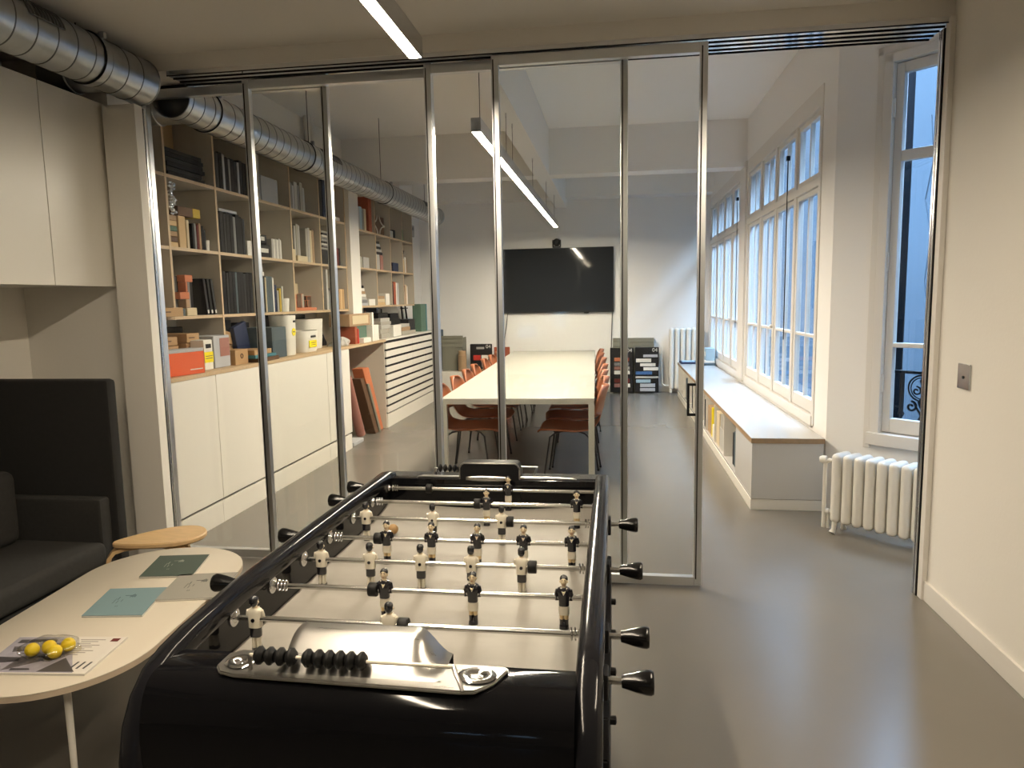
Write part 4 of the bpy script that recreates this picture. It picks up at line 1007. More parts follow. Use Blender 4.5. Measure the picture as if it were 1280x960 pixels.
tag(B().tube([(-2.86, 7.62, 0.055), (-2.88, 7.32, 0.74)], 0.052, 'rose', 20).build('fabric_roll'), 'dusty pink roll leaning beside the white base cabinet', 'roll')
tag(B().box(-2.95, -2.78, 7.20, 7.50, 0.001, 0.045, 'silver', 0.01).build('fabric_bundle'), 'grey bundle on the floor under the worktop opening', 'bundle')

# ---- bookcases
def bookcase(ys, zs, ztop, label, xf=-2.95, full=()):
    root = empty('bookcase', ((LX+xf)/2, (ys[0]+ys[-1])/2, zs[0]), label, 'bookcase')
    for i, y in enumerate(ys):
        zb = WT if i not in () else WT
        if i == len(ys)-1: y -= 0.0
        B().box(LX, xf, y-0.011, y+0.011, zs[0]-0.011 if i not in full else WT+0.001, ztop, 'shelf_white').box(xf, xf+0.002, y-0.011, y+0.011, zs[0]-0.011 if i not in full else WT+0.001, ztop, 'ply').build('upright', root, smooth=False)
    for z in zs + [ztop-0.011]:
        for a, c in zip(ys[:-1], ys[1:]):
            B().box(LX, xf-0.002, a+0.0115, c-0.0115, z-0.011, z+0.011, 'shelf_white').box(xf-0.002, xf, a+0.0115, c-0.0115, z-0.011, z+0.011, 'ply').build('shelf', root, smooth=False)
    B().box(LX, LX+0.008, ys[0], ys[-1], zs[0], ztop, 'shelf_white').build('back_board', root, smooth=False)
    return root
Y1 = [4.05, 4.46, 5.06, 5.66, 6.31, 6.96, 7.645]
Z1 = [1.465, 1.935, 2.412]
bookcase(Y1, Z1, 2.93, 'plywood bookcase nearest the glass partition, over the white base cabinets', full=(2,))
Y2 = [7.965, 8.66, 9.25, 9.80, 10.30]
Z2 = [1.495, 1.945, 2.39]
bookcase(Y2, Z2, 2.86, 'plywood bookcase beyond the white pillar, over the drawers')
struct(B().box(LX, -2.90, 7.66, 7.95, WT+0.001, 2.80, 'wall_white').build('trim_5', smooth=False))
struct(B().box(LX, -3.25, 10.75, 11.80, 0.0, 3.54, 'wall_cool').build('trim_6', smooth=False))
struct(B().cyl((-3.27, 7.5, 2.95), (-3.27, 7.5, 3.54), 0.035, 'trim_paint', 14).cyl((-3.27, 7.6, 2.95), (-3.27, 7.6, 3.54), 0.035, 'trim_paint', 14).build('trim_7'))
root = empty('thermostat', (-3.24, 11.3, 2.66), 'small white thermostat box on the wall past the far bookcase', 'thermostat')
B().box(-3.249, -3.21, 11.2, 11.36, 2.58, 2.76, 'white_laminate', 0.006).build('casing', root); B().box(-3.2098, -3.208, 11.23, 11.33, 2.68, 2.73, 'grey').build('display', root)

XF = -2.97           # front plane for things on shelves
def sh(k): return [Z1[0]+0.0115, Z1[1]+0.0115, Z1[2]+0.0115][k]
TOP, MID, LOW = 2, 1, 0
# --- top row
z = sh(TOP)
box(XF-0.25, XF, 4.10, 4.16, z, z+0.30, 'black', 'black album in the half hidden top bay beside the pilaster', 'album', 'album')
box(XF-0.30, XF-0.27, 4.50, 4.66, z, z+0.44, 'terracotta', 'orange wood sheet at the back of the first full top bay', 'timber_board', 'board')
box(XF-0.30, XF-0.27, 4.72, 5.03, z, z+0.46, 'oak', 'oak sheet at the back of the first full top bay', 'timber_board', 'board')
for k in range(6):
    box(XF-0.25, XF-random.uniform(0, 0.03), 4.52+random.uniform(0, 0.02), 4.95+random.uniform(0, 0.04), z+0.0005+k*0.032, z+k*0.032+0.030, ['black', 'charcoal'][k % 2],
        '%s album lying flat, %s from the bottom of the top bay stack' % (['black', 'charcoal'][k % 2], ORD[k]), 'album', 'album', 'albums lying flat in the first top bay')
row(XF, 5.08, z, [(0.05, 0.27, 'black'), (0.045, 0.27, 'charcoal'), (0.05, 0.28, 'black'), (0.03, 0.27, 'silver'), (0.05, 0.26, 'black'), (0.03, 0.25, 'grey'), (0.055, 0.26, 'black'), (0.05, 0.25, 'charcoal'), (0.03, 0.25, 'silver'), (0.05, 0.27, 'black'), (0.06, 0.26, 'black')],
    'in the second top bay', 'binders in the second top bay', 0.26, 'binder', 'binder')
box(XF-0.26, XF-0.02, 5.70, 5.84, z, z+0.42, 'pale_grey', 'pale grey folder sheet in the third top bay', 'folder', 'folder')
box(XF-0.24, XF-0.02, 5.86, 6.16, z, z+0.22, 'silver', 'silver grey box in the third top bay', 'storage_box', 'box')
row(XF, 6.36, z, [(0.06, 0.24, 'grey'), (0.04, 0.22, 'silver'), (0.07, 0.26, 'pale_grey'), (0.05, 0.24, 'grey'), (0.06, 0.27, 'stone'), (0.05, 0.23, 'pale_grey')], 'in the fourth top bay', 'folders in the fourth top bay', 0.24, 'folder', 'folder')
box(XF-0.24, XF, 7.02, 7.10, z, z+0.36, 'black', 'tall black case in the top bay beside the white pillar', 'binder', 'binder')
box(XF-0.24, XF, 7.12, 7.20, z, z+0.38, 'navy', 'tall navy case in the top bay beside the white pillar', 'binder', 'binder')
row(XF, 7.23, z+0.043, [(0.03, 0.20, 'white'), (0.025, 0.18, 'pale_grey'), (0.03, 0.19, 'white')], 'standing beside the white pillar', 'pale booklets beside the white pillar', 0.2, 'booklet', 'booklet')
box(XF-0.25, XF, 7.215, 7.56, z, z+0.042, 'white', 'flat white box under the pale booklets beside the white pillar')
tag(B().torus((XF-0.1, 7.50, z+0.043+0.07), (1, 0.2, 0), 0.05, 0.012, 'stone', 18, 8).torus((XF-0.1, 7.50, z+0.043+0.07), (0.3, 1, 0), 0.05, 0.012, 'stone', 18, 8).build('knot_ornament'), 'small pale ring ornament on the flat white box', 'ornament')
# --- middle row
z = sh(MID)
row(XF, 4.10, z, [(0.05, 0.36, 'pine'), (0.05, 0.34, 'oak'), (0.06, 0.38, 'tan'), (0.05, 0.30, 'pine')], 'in the half hidden middle bay', 'wood samples in the half hidden bay', 0.22, 'wood_sample', 'wood sample')
for k in range(6):
    box(XF-0.16, XF-0.01, 4.50, 4.60, z+k*0.036, z+k*0.036+0.035, ['pine', 'brown', 'tan', 'green', 'pine', 'tan'][k], '%s block, %s from the bottom of the small sample stack' % (['pine', 'brown', 'tan', 'green', 'pine', 'tan'][k], ORD[k]), 'wood_sample', 'wood sample', 'stacked wood samples in the first middle bay')
b = B()
for k in range(26): b.ball((XF+0.005+random.uniform(-0.01, 0.012), 4.535+random.uniform(-0.022, 0.03), z+0.225+k*0.0082), 0.012, 'chrome', 6)
tag(b.build('bead_tassel'), 'shiny silver sample strand hanging in the first middle bay', 'sample')
box(XF-0.2, XF-0.01, 4.62, 4.70, z, z+0.22, 'pine', 'pine upright block carrying the long box in the first middle bay', 'wood_sample', 'wood sample')
box(XF-0.2, XF-0.01, 4.71, 4.74, z, z+0.20, 'cream', 'thin cream board beside the pine block', 'wood_sample', 'wood sample')
root = empty('long_box', (XF-0.12, 4.72, z+0.222), 'long brown box with yellow end lying across the pine block', 'box')
B().box(XF-0.2, XF+0.002, 4.605, 4.78, z+0.2215, z+0.285, 'brown', 0.003).build('body', root); B().box(XF-0.2, XF+0.003, 4.781, 4.87, z+0.2215, z+0.286, 'mustard', 0.003).build('end_cap', root)
row(XF, 4.76, z, [(0.03, 0.18, 'black'), (0.028, 0.185, 'grey'), (0.028, 0.18, 'burgundy'), (0.026, 0.19, 'tan'), (0.03, 0.175, 'black'), (0.03, 0.15, 'charcoal')], 'in the first middle bay', 'books in the first middle bay', 0.2)
tag(B().lathe([(0.028, 0), (0.032, 0.08), (0.029, 0.08), (0.025, 0.005)], (XF-0.05, 4.995, z+0.0005), (0, 0, 1), 'white', 16).build('cup'), 'white cup beside the books in the first middle bay', 'cup')
row(XF, 5.08, z, [(0.05, 0.30, 'black'), (0.05, 0.31, 'black'), (0.04, 0.30, 'charcoal'), (0.055, 0.31, 'black'), (0.05, 0.30, 'black'), (0.04, 0.29, 'grey'), (0.05, 0.31, 'black'), (0.05, 0.30, 'black'), (0.04, 0.29, 'charcoal')], 'in the second middle bay', 'binders in the second middle bay', 0.26, 'binder', 'binder')
box(XF-0.2, XF-0.005, 5.14, 5.40, z+0.312, z+0.335, 'silver', 'flat silver case lying on the binders of the second middle bay', 'case', 'case')
box(XF-0.15, XF+0.0, 5.525, 5.635, z, z+0.12, 'white', 'small white box at the end of the second middle bay')
for k in range(2):
    root = empty('archive_box', (XF-0.1, 5.80, z+0.001+k*0.10), ['larger black box with white label at the bottom of the third middle bay', 'smaller black box with white label on top in the third middle bay'][k], 'box', 'black labelled boxes')
    y0, y1 = ((5.70, 5.92), (5.71, 5.86))[k]
    B().box(XF-0.22, XF, y0, y1, z+0.0006+k*0.112, z+0.11+k*0.08, 'black', 0.004).build('body', root)
    B().box(XF, XF+0.0015, y0+0.05, y1-0.04, z+0.04+k*0.10, z+0.075+k*0.097, 'white').build('label_patch', root, smooth=False)
row(XF, 5.95, z, [(0.035, 0.17, 'pale_grey'), (0.03, 0.17, 'white'), (0.035, 0.175, 'pale_grey'), (0.03, 0.17, 'white'), (0.035, 0.18, 'pale_grey'), (0.03, 0.17, 'white')], 'in the third middle bay', 'clear cases in the third middle bay', 0.2, 'case', 'case')
for k in range(5): pass
box(XF-0.2, XF-0.01, 6.345, 6.44, z, z+0.11, 'cream', 'cream box in the fourth middle bay')
box(XF-0.2, XF, 6.46, 6.68, z, z+0.055, 'cream', 'flat cream box in the fourth middle bay')
row(XF-0.03, 6.48, z+0.056, [(0.04, 0.28, 'pale_grey'), (0.04, 0.30, 'stone'), (0.04, 0.29, 'pale_grey')], 'standing on the flat cream box', 'pale folders on the flat cream box', 0.15, 'folder', 'folder')
row(XF-0.02, 6.70, z, [(0.05, 0.33, 'stone'), (0.05, 0.34, 'pale_grey'), (0.05, 0.32, 'cream'), (0.05, 0.33, 'tan')], 'at the end of the fourth middle bay', 'pale folders in the fourth middle bay', 0.2, 'folder', 'folder')
for k in range(9):
    c = ['pale_grey', 'grey', 'white', 'charcoal'][k % 4]
    box(XF-0.22, XF-random.uniform(0, 0.03), 7.08, 7.30+random.uniform(0, 0.03), z+0.155+k*0.021, z+0.155+k*0.021+0.020, c, '%s flat sample, %s from the bottom of the tall flat stack' % (c.replace('_', ' '), ORD[k]), 'sample_sheet', 'sample', 'flat stack beside the white pillar')
box(XF-0.22, XF-0.03, 7.08, 7.30, z, z+0.154, 'charcoal', 'charcoal box under the tall flat stack beside the white pillar')
row(XF, 7.33, z, [(0.04, 0.14, 'white'), (0.035, 0.16, 'white'), (0.04, 0.18, 'dark_brown'), (0.05, 0.19, 'burgundy'), (0.04, 0.19, 'black')], 'beside the white pillar', 'books beside the white pillar', 0.2)
box(XF-0.2, XF-0.02, 6.98, 7.06, z, z+0.24, 'charcoal', 'charcoal folder in the middle bay beside the white pillar', 'folder', 'folder')
# --- low row
z = sh(LOW)
row(XF-0.03, 4.10, z+0.063, [(0.04, 0.10, 'pine'), (0.04, 0.12, 'tan'), (0.04, 0.11, 'pine'), (0.05, 0.09, 'oak')], 'on the long cardboard box', 'wood offcuts on the long box', 0.16, 'wood_sample', 'wood sample')
carton(XF-0.25, XF+0.10, 4.075, 4.43, z, z+0.060, 'long flat cardboard box jutting from the lowest shelf beside the pilaster', group=None)
row(XF-0.06, 4.50, z, [(0.035, 0.27, 'black'), (0.03, 0.27, 'charcoal'), (0.03, 0.27, 'black'), (0.035, 0.275, 'grey'), (0.03, 0.27, 'black'), (0.03, 0.27, 'charcoal'), (0.035, 0.28, 'black'), (0.03, 0.27, 'black'), (0.03, 0.265, 'grey'), (0.035, 0.27, 'charcoal')], 'in the first low bay', 'dark books in the first low bay', 0.2)
for k, (y0, y1, za, zb, c) in enumerate(((4.51, 4.60, 0, 0.05, 'slate'), (4.62, 4.74, 0, 0.055, 'cream'), (4.615, 4.66, 0.056, 0.115, 'tan'), (4.55, 4.66, 0.116, 0.165, 'terracotta'), (4.625, 4.645, 0.166, 0.235, 'terracotta'), (4.62, 4.71, 0.236, 0.285, 'terracotta'))):
    box(XF-0.055, XF+0.008, y0, y1, z+za, z+zb, c, '%s small block, %s up in the pile before the dark books' % (c, ORD[k]), 'wooden_block', 'block', 'small blocks before the dark books')
for k in range(3):
    book(XF-0.22, XF, 4.885+k*0.05, 4.915+k*0.05, z+0.0025, 0.265, ['charcoal', 'black', 'charcoal'][k], '%s leaning album, %s in the first low bay' % (['charcoal', 'black', 'charcoal'][k], ORD[k]), 'album', 'album', 'leaning albums in the first low bay', spine=('white', 0.04, 0.13), lean=R(8))
row(XF, 5.08, z, [(0.045, 0.33, 'black'), (0.05, 0.33, 'black'), (0.035, 0.32, 'charcoal'), (0.05, 0.33, 'black'), (0.045, 0.33, 'black'), (0.03, 0.33, 'slate'), (0.05, 0.33, 'black'), (0.05, 0.33, 'black'), (0.045, 0.32, 'charcoal'), (0.05, 0.33, 'black'), (0.05, 0.33, 'black')], 'in the second low bay', 'binders in the second low bay', 0.27, 'binder', 'binder')
row(XF, 5.68, z, [(0.05, 0.31, 'black'), (0.06, 0.31, 'charcoal'), (0.02, 0.30, 'cream'), (0.06, 0.31, 'slate'), (0.06, 0.31, 'slate'), (0.025, 0.30, 'white'), (0.05, 0.24, 'navy')], 'in the third low bay', 'binders in the third low bay', 0.26, 'binder', 'binder')
box(XF-0.2, XF-0.01, 5.685, 5.80, z+0.312, z+0.345, 'white', 'lower white box on the binders of the third low bay')
box(XF-0.18, XF-0.01, 5.71, 5.78, z+0.3455, z+0.385, 'white', 'upper white box on the binders of the third low bay')
for k in range(3):
    box(XF-0.22, XF-0.01, 6.02+k*0.045, 6.05+k*0.045, z, z+0.19+0.02*k, ['stone', 'mustard', 'pale_grey'][k], '%s spiral notebook in the third low bay' % ['stone', 'mustard', 'pale grey'][k], 'notebook', 'notebook')
tag(B().lathe([(0.042, 0), (0.05, 0.12), (0.046, 0.12), (0.038, 0.006)], (XF-0.05, 6.22, z+0.0005), (0, 0, 1), 'white', 16).build('cup'), 'white cup at the end of the third low bay', 'cup')
root = empty('wooden_model', (XF-0.12, 6.62, z), 'brown wooden model on a board in the fourth low bay', 'model')
B().box(XF-0.195, XF-0.01, 6.38, 6.86, z+0.0006, z+0.03, 'terracotta', 0.003).build('baseboard', root)
b = B()
for k in range(12):
    y = random.uniform(6.42, 6.75); x = random.uniform(XF-0.19, XF-0.065); h = random.uniform(0.06, 0.15)
    b.box(x, x+0.05, y, y+random.uniform(0.04, 0.12), z+0.03, z+0.03+h, random.choice(['brown', 'dark_brown', 'stone', 'terracotta']), 0.004)
b.build('model_buildings', root)
box(XF-0.24, XF-0.2, 6.72, 6.86, z, z+0.27, 'cream', 'cream board standing behind the brown wooden model', 'timber_board', 'board')
box(XF-0.2, XF-0.02, 7.0, 7.09, z, z+0.15, 'charcoal', 'charcoal box in the low bay beside the white pillar')
row(XF, 7.11, z, [(0.05, 0.42, 'pale_grey'), (0.05, 0.20, 'grey')], 'in the low bay by the white pillar', 'grey folders by the white pillar', 0.2, 'folder', 'folder')
row(XF, 7.23, z, [(0.07, 0.21, 'grey'), (0.07, 0.23, 'grey'), (0.06, 0.21, 'charcoal')], 'of grey box files by the white pillar', 'grey box files', 0.22, 'box_file', 'box file')
row(XF, 7.45, z, [(0.05, 0.22, 'oak'), (0.05, 0.22, 'pine'), (0.05, 0.22, 'oak')], 'of wooden box files by the white pillar', 'wooden box files', 0.22, 'box_file', 'box file')

# --- things on the worktop
z = WT
root = empty('orange_box', (-2.87, 4.30, z), 'orange red box with white lettering at the front of the worktop', 'box')
OB = Matrix.Translation((-2.865, 4.30, z)) @ Matrix.Rotation(R(-12), 4, 'Z')
B().box(-0.05, 0.06, -0.17, 0.19, 0.001, 0.15, 'orange', 0.003, 1, OB).build('body', root); B().box(-0.048, 0.058, -0.168, 0.188, 0.1502, 0.172, 'silver', 0.002, 1, OB).build('lid', root)
B().box(0.0602, 0.0608, 0.06, 0.17, 0.03, 0.037, 'white', M=OB).build('lettering', root)
stackl = 'cardboard boxes on the worktop'
for k in range(4): carton(-3.18, -2.985, 4.32+0.006*k, 4.54-0.008*k, z+0.001+0.062*k, z+0.06+0.062*k, 'flat cardboard box, %s up in the stack behind the orange box' % ORD[k])
for k in range(4): carton(-3.18, -2.965+0.004*k, 4.56+0.006*k, 4.745-0.006*k, z+0.001+0.066*k, z+0.064+0.066*k, 'cardboard box, %s up in the taller stack beside the white bag' % ORD[k])
box(-3.32, -3.22, 4.50, 4.95, z, z+0.30, 'charcoal', 'charcoal panel standing at the back of the worktop under the first low bay', 'timber_board', 'board')
def labelled(name, cat, x0, x1, y0, y1, z0, z1, col, label, pm, lu=(0.2, 0.75), lv=(0.25, 0.5), handle=None, ink=True):
    root = empty(name, ((x0+x1)/2, (y0+y1)/2, z0), label, cat)
    B().box(x0, x1, y0, y1, z0+0.0006, z1, col, 0.008).build('body', root)
    if pm:
        B().box(x1, x1+0.0015, y0+(y1-y0)*lu[0], y0+(y1-y0)*lu[1], z0+(z1-z0)*lv[0], z0+(z1-z0)*lv[1], pm).build('label_patch', root, smooth=False)
        if ink:
            b = B(); zc = z0+(z1-z0)*(lv[0]+lv[1])/2; yy0 = y0+(y1-y0)*(lu[0]+0.12); yy1 = y0+(y1-y0)*(lu[1]-0.1)
            for dz_ in (-0.008, 0.008): b.box(x1+0.0015, x1+0.002, yy0, yy1, zc+dz_-0.0025, zc+dz_+0.0025, 'ink_dark')
            b.build('print', root, smooth=False)
    if handle: B().box(x1, x1+0.002, y0+(y1-y0)*handle[0], y0+(y1-y0)*handle[1], z0+(z1-z0)*handle[2], z0+(z1-z0)*handle[3], 'charcoal', 0.0005).build('hand_hole', root)
    return root
labelled('carrier_box', 'box', -2.955, -2.85, 4.61, 4.72, z, z+0.215, 'white', 'white carrier box with yellow label beside the orange box', 'yellow', (0.0, 1.0), (0.25, 0.60), (0.2, 0.8, 0.72, 0.86))
labelled('packaging_box', 'box', -3.05, -2.86, 4.755, 4.97, z, z+0.235, 'silver', 'silver grey box with picture label on the worktop', 'rose', (0.35, 0.95), (0.35, 0.92), ink=False)
root = carton(-2.945, -2.84, 5.0, 5.19, z, z+0.115, 'small cardboard box with a round dark mark on the worktop', mark=None)
B().torus((-2.8395, 5.095, z+0.065), (1, 0, 0), 0.016, 0.004, 'dark_brown', 18, 6).build('printed_ring', root)
carton(-3.18, -3.06, 5.08, 5.36, z, z+0.13, 'cardboard box behind the round mark box, under the tilted carton', mark=None)
TB = Matrix.Translation((-3.1, 5.235, z+0.133)) @ Matrix.Rotation(R(-12), 4, 'X')
tag(B().box(-0.08, 0.05, -0.13, 0.13, 0.028, 0.12, 'cardboard', 0.002, 1, TB).build('cardboard_box'), 'tilted open cardboard box on top of the carton', 'box', stackl)
carton(-3.0, -2.80, 5.22, 5.50, z+0.058, z+0.098, 'flat cardboard box on top of the teal box', mark=None, group=None)
box(-3.0, -2.79, 5.21, 5.56, z+0.031, z+0.0575, 'teal', 'flat teal box between two brown boxes on the worktop')
box(-3.0, -2.785, 5.24, 5.60, z, z+0.0305, 'brown', 'flat brown box at the bottom under the teal box')
tag(B().box(-0.02, 0.02, -0.1, 0.1, 0.0, 0.28, 'navy', 0.004, 1, Matrix.Translation((-3.035, 5.475, z+0.026)) @ Matrix.Rotation(R(14), 4, 'X')).build('folder'), 'navy folder leaning behind the flat boxes', 'folder')
box(-3.32, -3.2, 5.15, 5.60, z, z+0.33, 'grey', 'grey case standing at the back under the second low bay', 'case', 'case')
box(-3.32, -3.2, 5.70, 5.9, z, z+0.30, 'charcoal', 'charcoal case standing at the back behind the blue grey box', 'case', 'case')
root = empty('document_box', (-2.9, 5.74, z), 'tall blue grey box with side panel on the worktop', 'box')
B().box(-3.1, -2.84, 5.60, 5.86, z+0.0006, z+0.262, 'slate', 0.004).build('body', root); B().box(-2.8398, -2.8385, 5.615, 5.845, z+0.015, z+0.248, 'slate', 0.0003).build('front_panel', root)
def bin_(x, y, rx, ry, h, label, lab=None, round_=False, name='storage_bin'):
    root = empty(name, (x, y, z), label, 'bin', None)
    b = B(); n = 32
    def rg(k, zz, t=0.0):
        out = []
        for j in range(n):
            a = 2*PI*j/n; c, s = math.cos(a), math.sin(a)
            out.append((x+math.copysign(abs(c)**0.55, c)*(rx*k-t), y+math.copysign(abs(s)**0.55, s)*(ry*k-t), zz))
        return out
    b.ring_loft([rg(0.86, z+0.001), rg(0.90, z+0.01), rg(1.0, z+h), rg(1.0, z+h, 0.006), rg(0.9, z+0.02, 0.006)], 'white', cap=True).build('body', root)
    fx = x+rx*0.955
    if lab == 'round':
        B().cyl((fx, y+0.01, z+h*0.58), (fx+0.004, y+0.01, z+h*0.58), 0.034, 'yellow', 20).build('label_patch', root)
        B().box(fx+0.0040, fx+0.0045, y-0.008, y+0.03, z+h*0.57, z+h*0.60, 'ink_dark').build('print', root, smooth=False)
        B().box(fx+0.004, fx+0.011, y-0.0, y+0.04, z+h*0.82, z+h*0.87, 'charcoal', 0.002).build('hand_hole', root)
    elif lab == 'rect':
        B().box(fx-0.002, fx+0.004, y-0.085, y+0.075, z+h*0.22, z+h*0.55, 'yellow', 0.0005).build('label_patch', root)
        b = B()
        for q in (0.34, 0.43): b.box(fx+0.004, fx+0.0045, y-0.05, y+0.05, z+h*q-0.003, z+h*q+0.003, 'ink_dark')
        b.build('print', root, smooth=False)
        B().box(fx+0.002, fx+0.010, y-0.05, y+0.05, z+h*0.68, z+h*0.78, 'charcoal', 0.003).build('hand_hole', root)
    return root
bin_(-2.93, 5.985, 0.10, 0.105, 0.355, 'tall white bin with a round yellow label on the worktop', 'round')
bin_(-2.95, 6.40, 0.12, 0.185, 0.20, 'low white bin with a yellow rectangular label on the worktop', 'rect')
bin_(-3.08, 6.80, 0.13, 0.20, 0.30, 'large plain white bin behind the one with yellow label')
box(-3.28, -3.14, 6.24, 6.44, z, z+0.36, 'charcoal', 'charcoal box at the back between the tall and low white bins')
box(-3.25, -3.15, 6.66, 6.95, z+0.3005, z+0.345, 'charcoal', 'charcoal tray lying on the large plain white bin', 'tray', 'tray')
b = B()
def sack(x, y, sx, sy, sz, m, seed):
    rnd = random.Random(seed); ph = [rnd.uniform(0, 6) for _ in range(6)]
    def fn(u, v):
        a = u*2*PI; p = v*PI/2
        k = 1 + 0.16*math.sin(5*a+ph[0]+4*v) + 0.10*math.sin(11*a+ph[1]) + 0.10*math.sin(9*v+ph[2]+3*a)
        return (x+sx*math.cos(a)*math.cos(p)**0.6*k, y+sy*math.sin(a)*math.cos(p)**0.6*k, z+0.001+sz*math.sin(p)*(1+0.25*math.sin(4*a+ph[3])))
    return B().grid(fn, 48, 16, m)
tag(sack(-2.92, 7.27, 0.085, 0.15, 0.075, 'pale_grey', 3).build('plastic_sack'), 'crumpled pale plastic sack on the worktop before the white pillar', 'sack')
tag(sack(-3.18, 7.20, 0.085, 0.17, 0.17, 'charcoal', 5).build('plastic_sack'), 'crumpled dark plastic sack behind the pale one', 'sack')
# group beside the pillar
box(-3.02, -2.83, 7.50, 7.57, z, z+0.19, 'brick', 'red brown book under the wooden box beside the sacks', 'book', 'book')
box(-3.02, -2.825, 7.575, 7.61, z, z+0.165, 'red', 'thin red book beside the red brown book', 'book', 'book')
box(-3.08, -2.87, 7.615, 7.985, z, z+0.19, 'green', 'dark green box under the wooden box on the worktop')
box(-2.86, -2.79, 7.66, 7.90, z, z+0.055, 'white', 'small white box in front of the dark green box')
root = empty('wooden_box', (-2.97, 7.8, z+0.19), 'pale wooden tray box lying on the green box and books', 'box')
B().box(-3.1, -2.865, 7.44, 8.10, z+0.1925, z+0.33, 'tan', 0.004).build('body', root); B().box(-2.8648, -2.86, 7.52, 8.03, z+0.215, z+0.31, 'cream', 0.002).build('face', root)
row(-2.80, 8.0, z, [(0.075, 0.19, 'white'), (0.075, 0.19, 'white'), (0.07, 0.188, 'white')], 'at the drawer end of the worktop', 'white books at the drawer end', 0.2)
box(-2.95, -2.84, 8.105, 8.16, z+0.191, z+0.335, 'white', 'white slab on edge resting above the white books', 'book', 'book')
box(-3.3, -3.12, 8.02, 8.30, z, z+0.34, 'brick', 'red brown folder standing at the back of the worktop', 'folder', 'folder')
# on the plan chest
z = 1.0955
k = 0
for (y0, y1, x0, x1, za, zb, c, lab, nm) in (
    (8.42, 8.78, -3.05, -2.84, 0, 0.06, 'stone', 'stone tile block at the bottom of the first stack on the drawers', 'tile_block'),
    (8.42, 8.76, -3.04, -2.85, 0.061, 0.115, 'stone', 'stone tile block, second in the first stack on the drawers', 'tile_block'),
    (8.43, 8.80, -3.05, -2.84, 0.116, 0.165, 'pale_grey', 'pale grey tile block, third in the first stack on the drawers', 'tile_block'),
    (8.45, 8.85, -3.05, -2.85, 0.166, 0.205, 'stone', 'stone tile block, fourth in the first stack on the drawers', 'tile_block'),
    (8.47, 8.83, -3.05, -2.86, 0.206, 0.25, 'pale_grey', 'pale grey tile block on top of the first drawer stack', 'tile_block'),
    (8.45, 8.82, -3.06, -2.88, 0.251, 0.315, 'black', 'black box on top of the first tile stack', 'box'),
    (8.88, 9.22, -3.0, -2.83, 0, 0.15, 'white', 'white block on the drawers beside the tile stack', 'tile_block'),
    (8.86, 9.20, -3.08, -2.86, 0.151, 0.30, 'black', 'black box resting above the white block on the drawers', 'box'),
    (9.24, 9.62, -3.05, -2.83, 0, 0.055, 'stone', 'stone slab at the bottom of the second drawer stack', 'tile_block'),
    (9.25, 9.66, -3.05, -2.835, 0.056, 0.105, 'tan', 'tan slab in the middle of the second drawer stack', 'tile_block'),
    (9.24, 9.64, -3.05, -2.84, 0.106, 0.15, 'pale_grey', 'pale grey slab on top of the second drawer stack', 'tile_block'),
    (9.28, 9.42, -3.05, -2.9, 0.151, 0.22, 'black', 'small black box on the second drawer stack', 'box'),
    (9.70, 10.02, -3.06, -2.86, 0, 0.045, 'stone', 'flat stone slab under the dark perforated block', 'tile_block'),
    (9.72, 10.06, -3.06, -2.88, 0.046, 0.20, 'charcoal', 'dark perforated block on the drawers before the green case', 'tile_block')):
    box(x0, x1, y0, y1, z+za, z+zb, c, lab, nm, 'box' if nm == 'box' else 'block')
for k in range(4):
    yb, zb = ((8.80, 0), (8.80, 0.064), (8.86, 0.0), (8.86, 0.064))[k]
root = empty('document_case', (-2.92, 10.5, z), 'tall green document case at the end of the plan chest', 'case')
B().box(-2.99, -2.86, 10.33, 10.61, z+0.0006, z+0.41, 'green', 0.005).build('body', root); B().box(-2.99, -2.858, 10.611, 10.67, z+0.0006, z+0.41, 'teal', 0.004).build('spine', root)
root = empty('step_rack', (-3.15, 10.45, z+0.0), 'small black ladder rack standing behind the green case', 'rack')
b = B()
for dy in (-0.12, 0.12):
    b.tube([(-3.16, 10.55+dy, z+0.003), (-3.20, 10.46+dy*0.7, z+0.72)], 0.013, 'charcoal', 6)
for q in (0.15, 0.35, 0.55, 0.68): b.box(-3.2, -3.15, 10.55-0.09*q-0.12, 10.55-0.09*q+0.12, z+q-0.008, z+q+0.008, 'charcoal')
b.build('frame', root, smooth=False)
B().box(-3.17, -3.14, 10.44, 10.56, z+0.43, z+0.54, 'silver', 0.003).build('plate', root)
row(-3.1, 8.40, z, [(0.06, 0.36, 'burgundy'), (0.06, 0.38, 'rose'), (0.05, 0.36, 'white'), (0.06, 0.35, 'brick')], 'at the back of the drawers', 'books at the back of the drawers', 0.18)
row(-3.1, 9.05, z, [(0.06, 0.38, 'silver'), (0.05, 0.36, 'white'), (0.06, 0.37, 'pale_grey'), (0.06, 0.36, 'black')], 'behind the white block', 'files at the back of the drawers', 0.18, 'folder', 'folder')

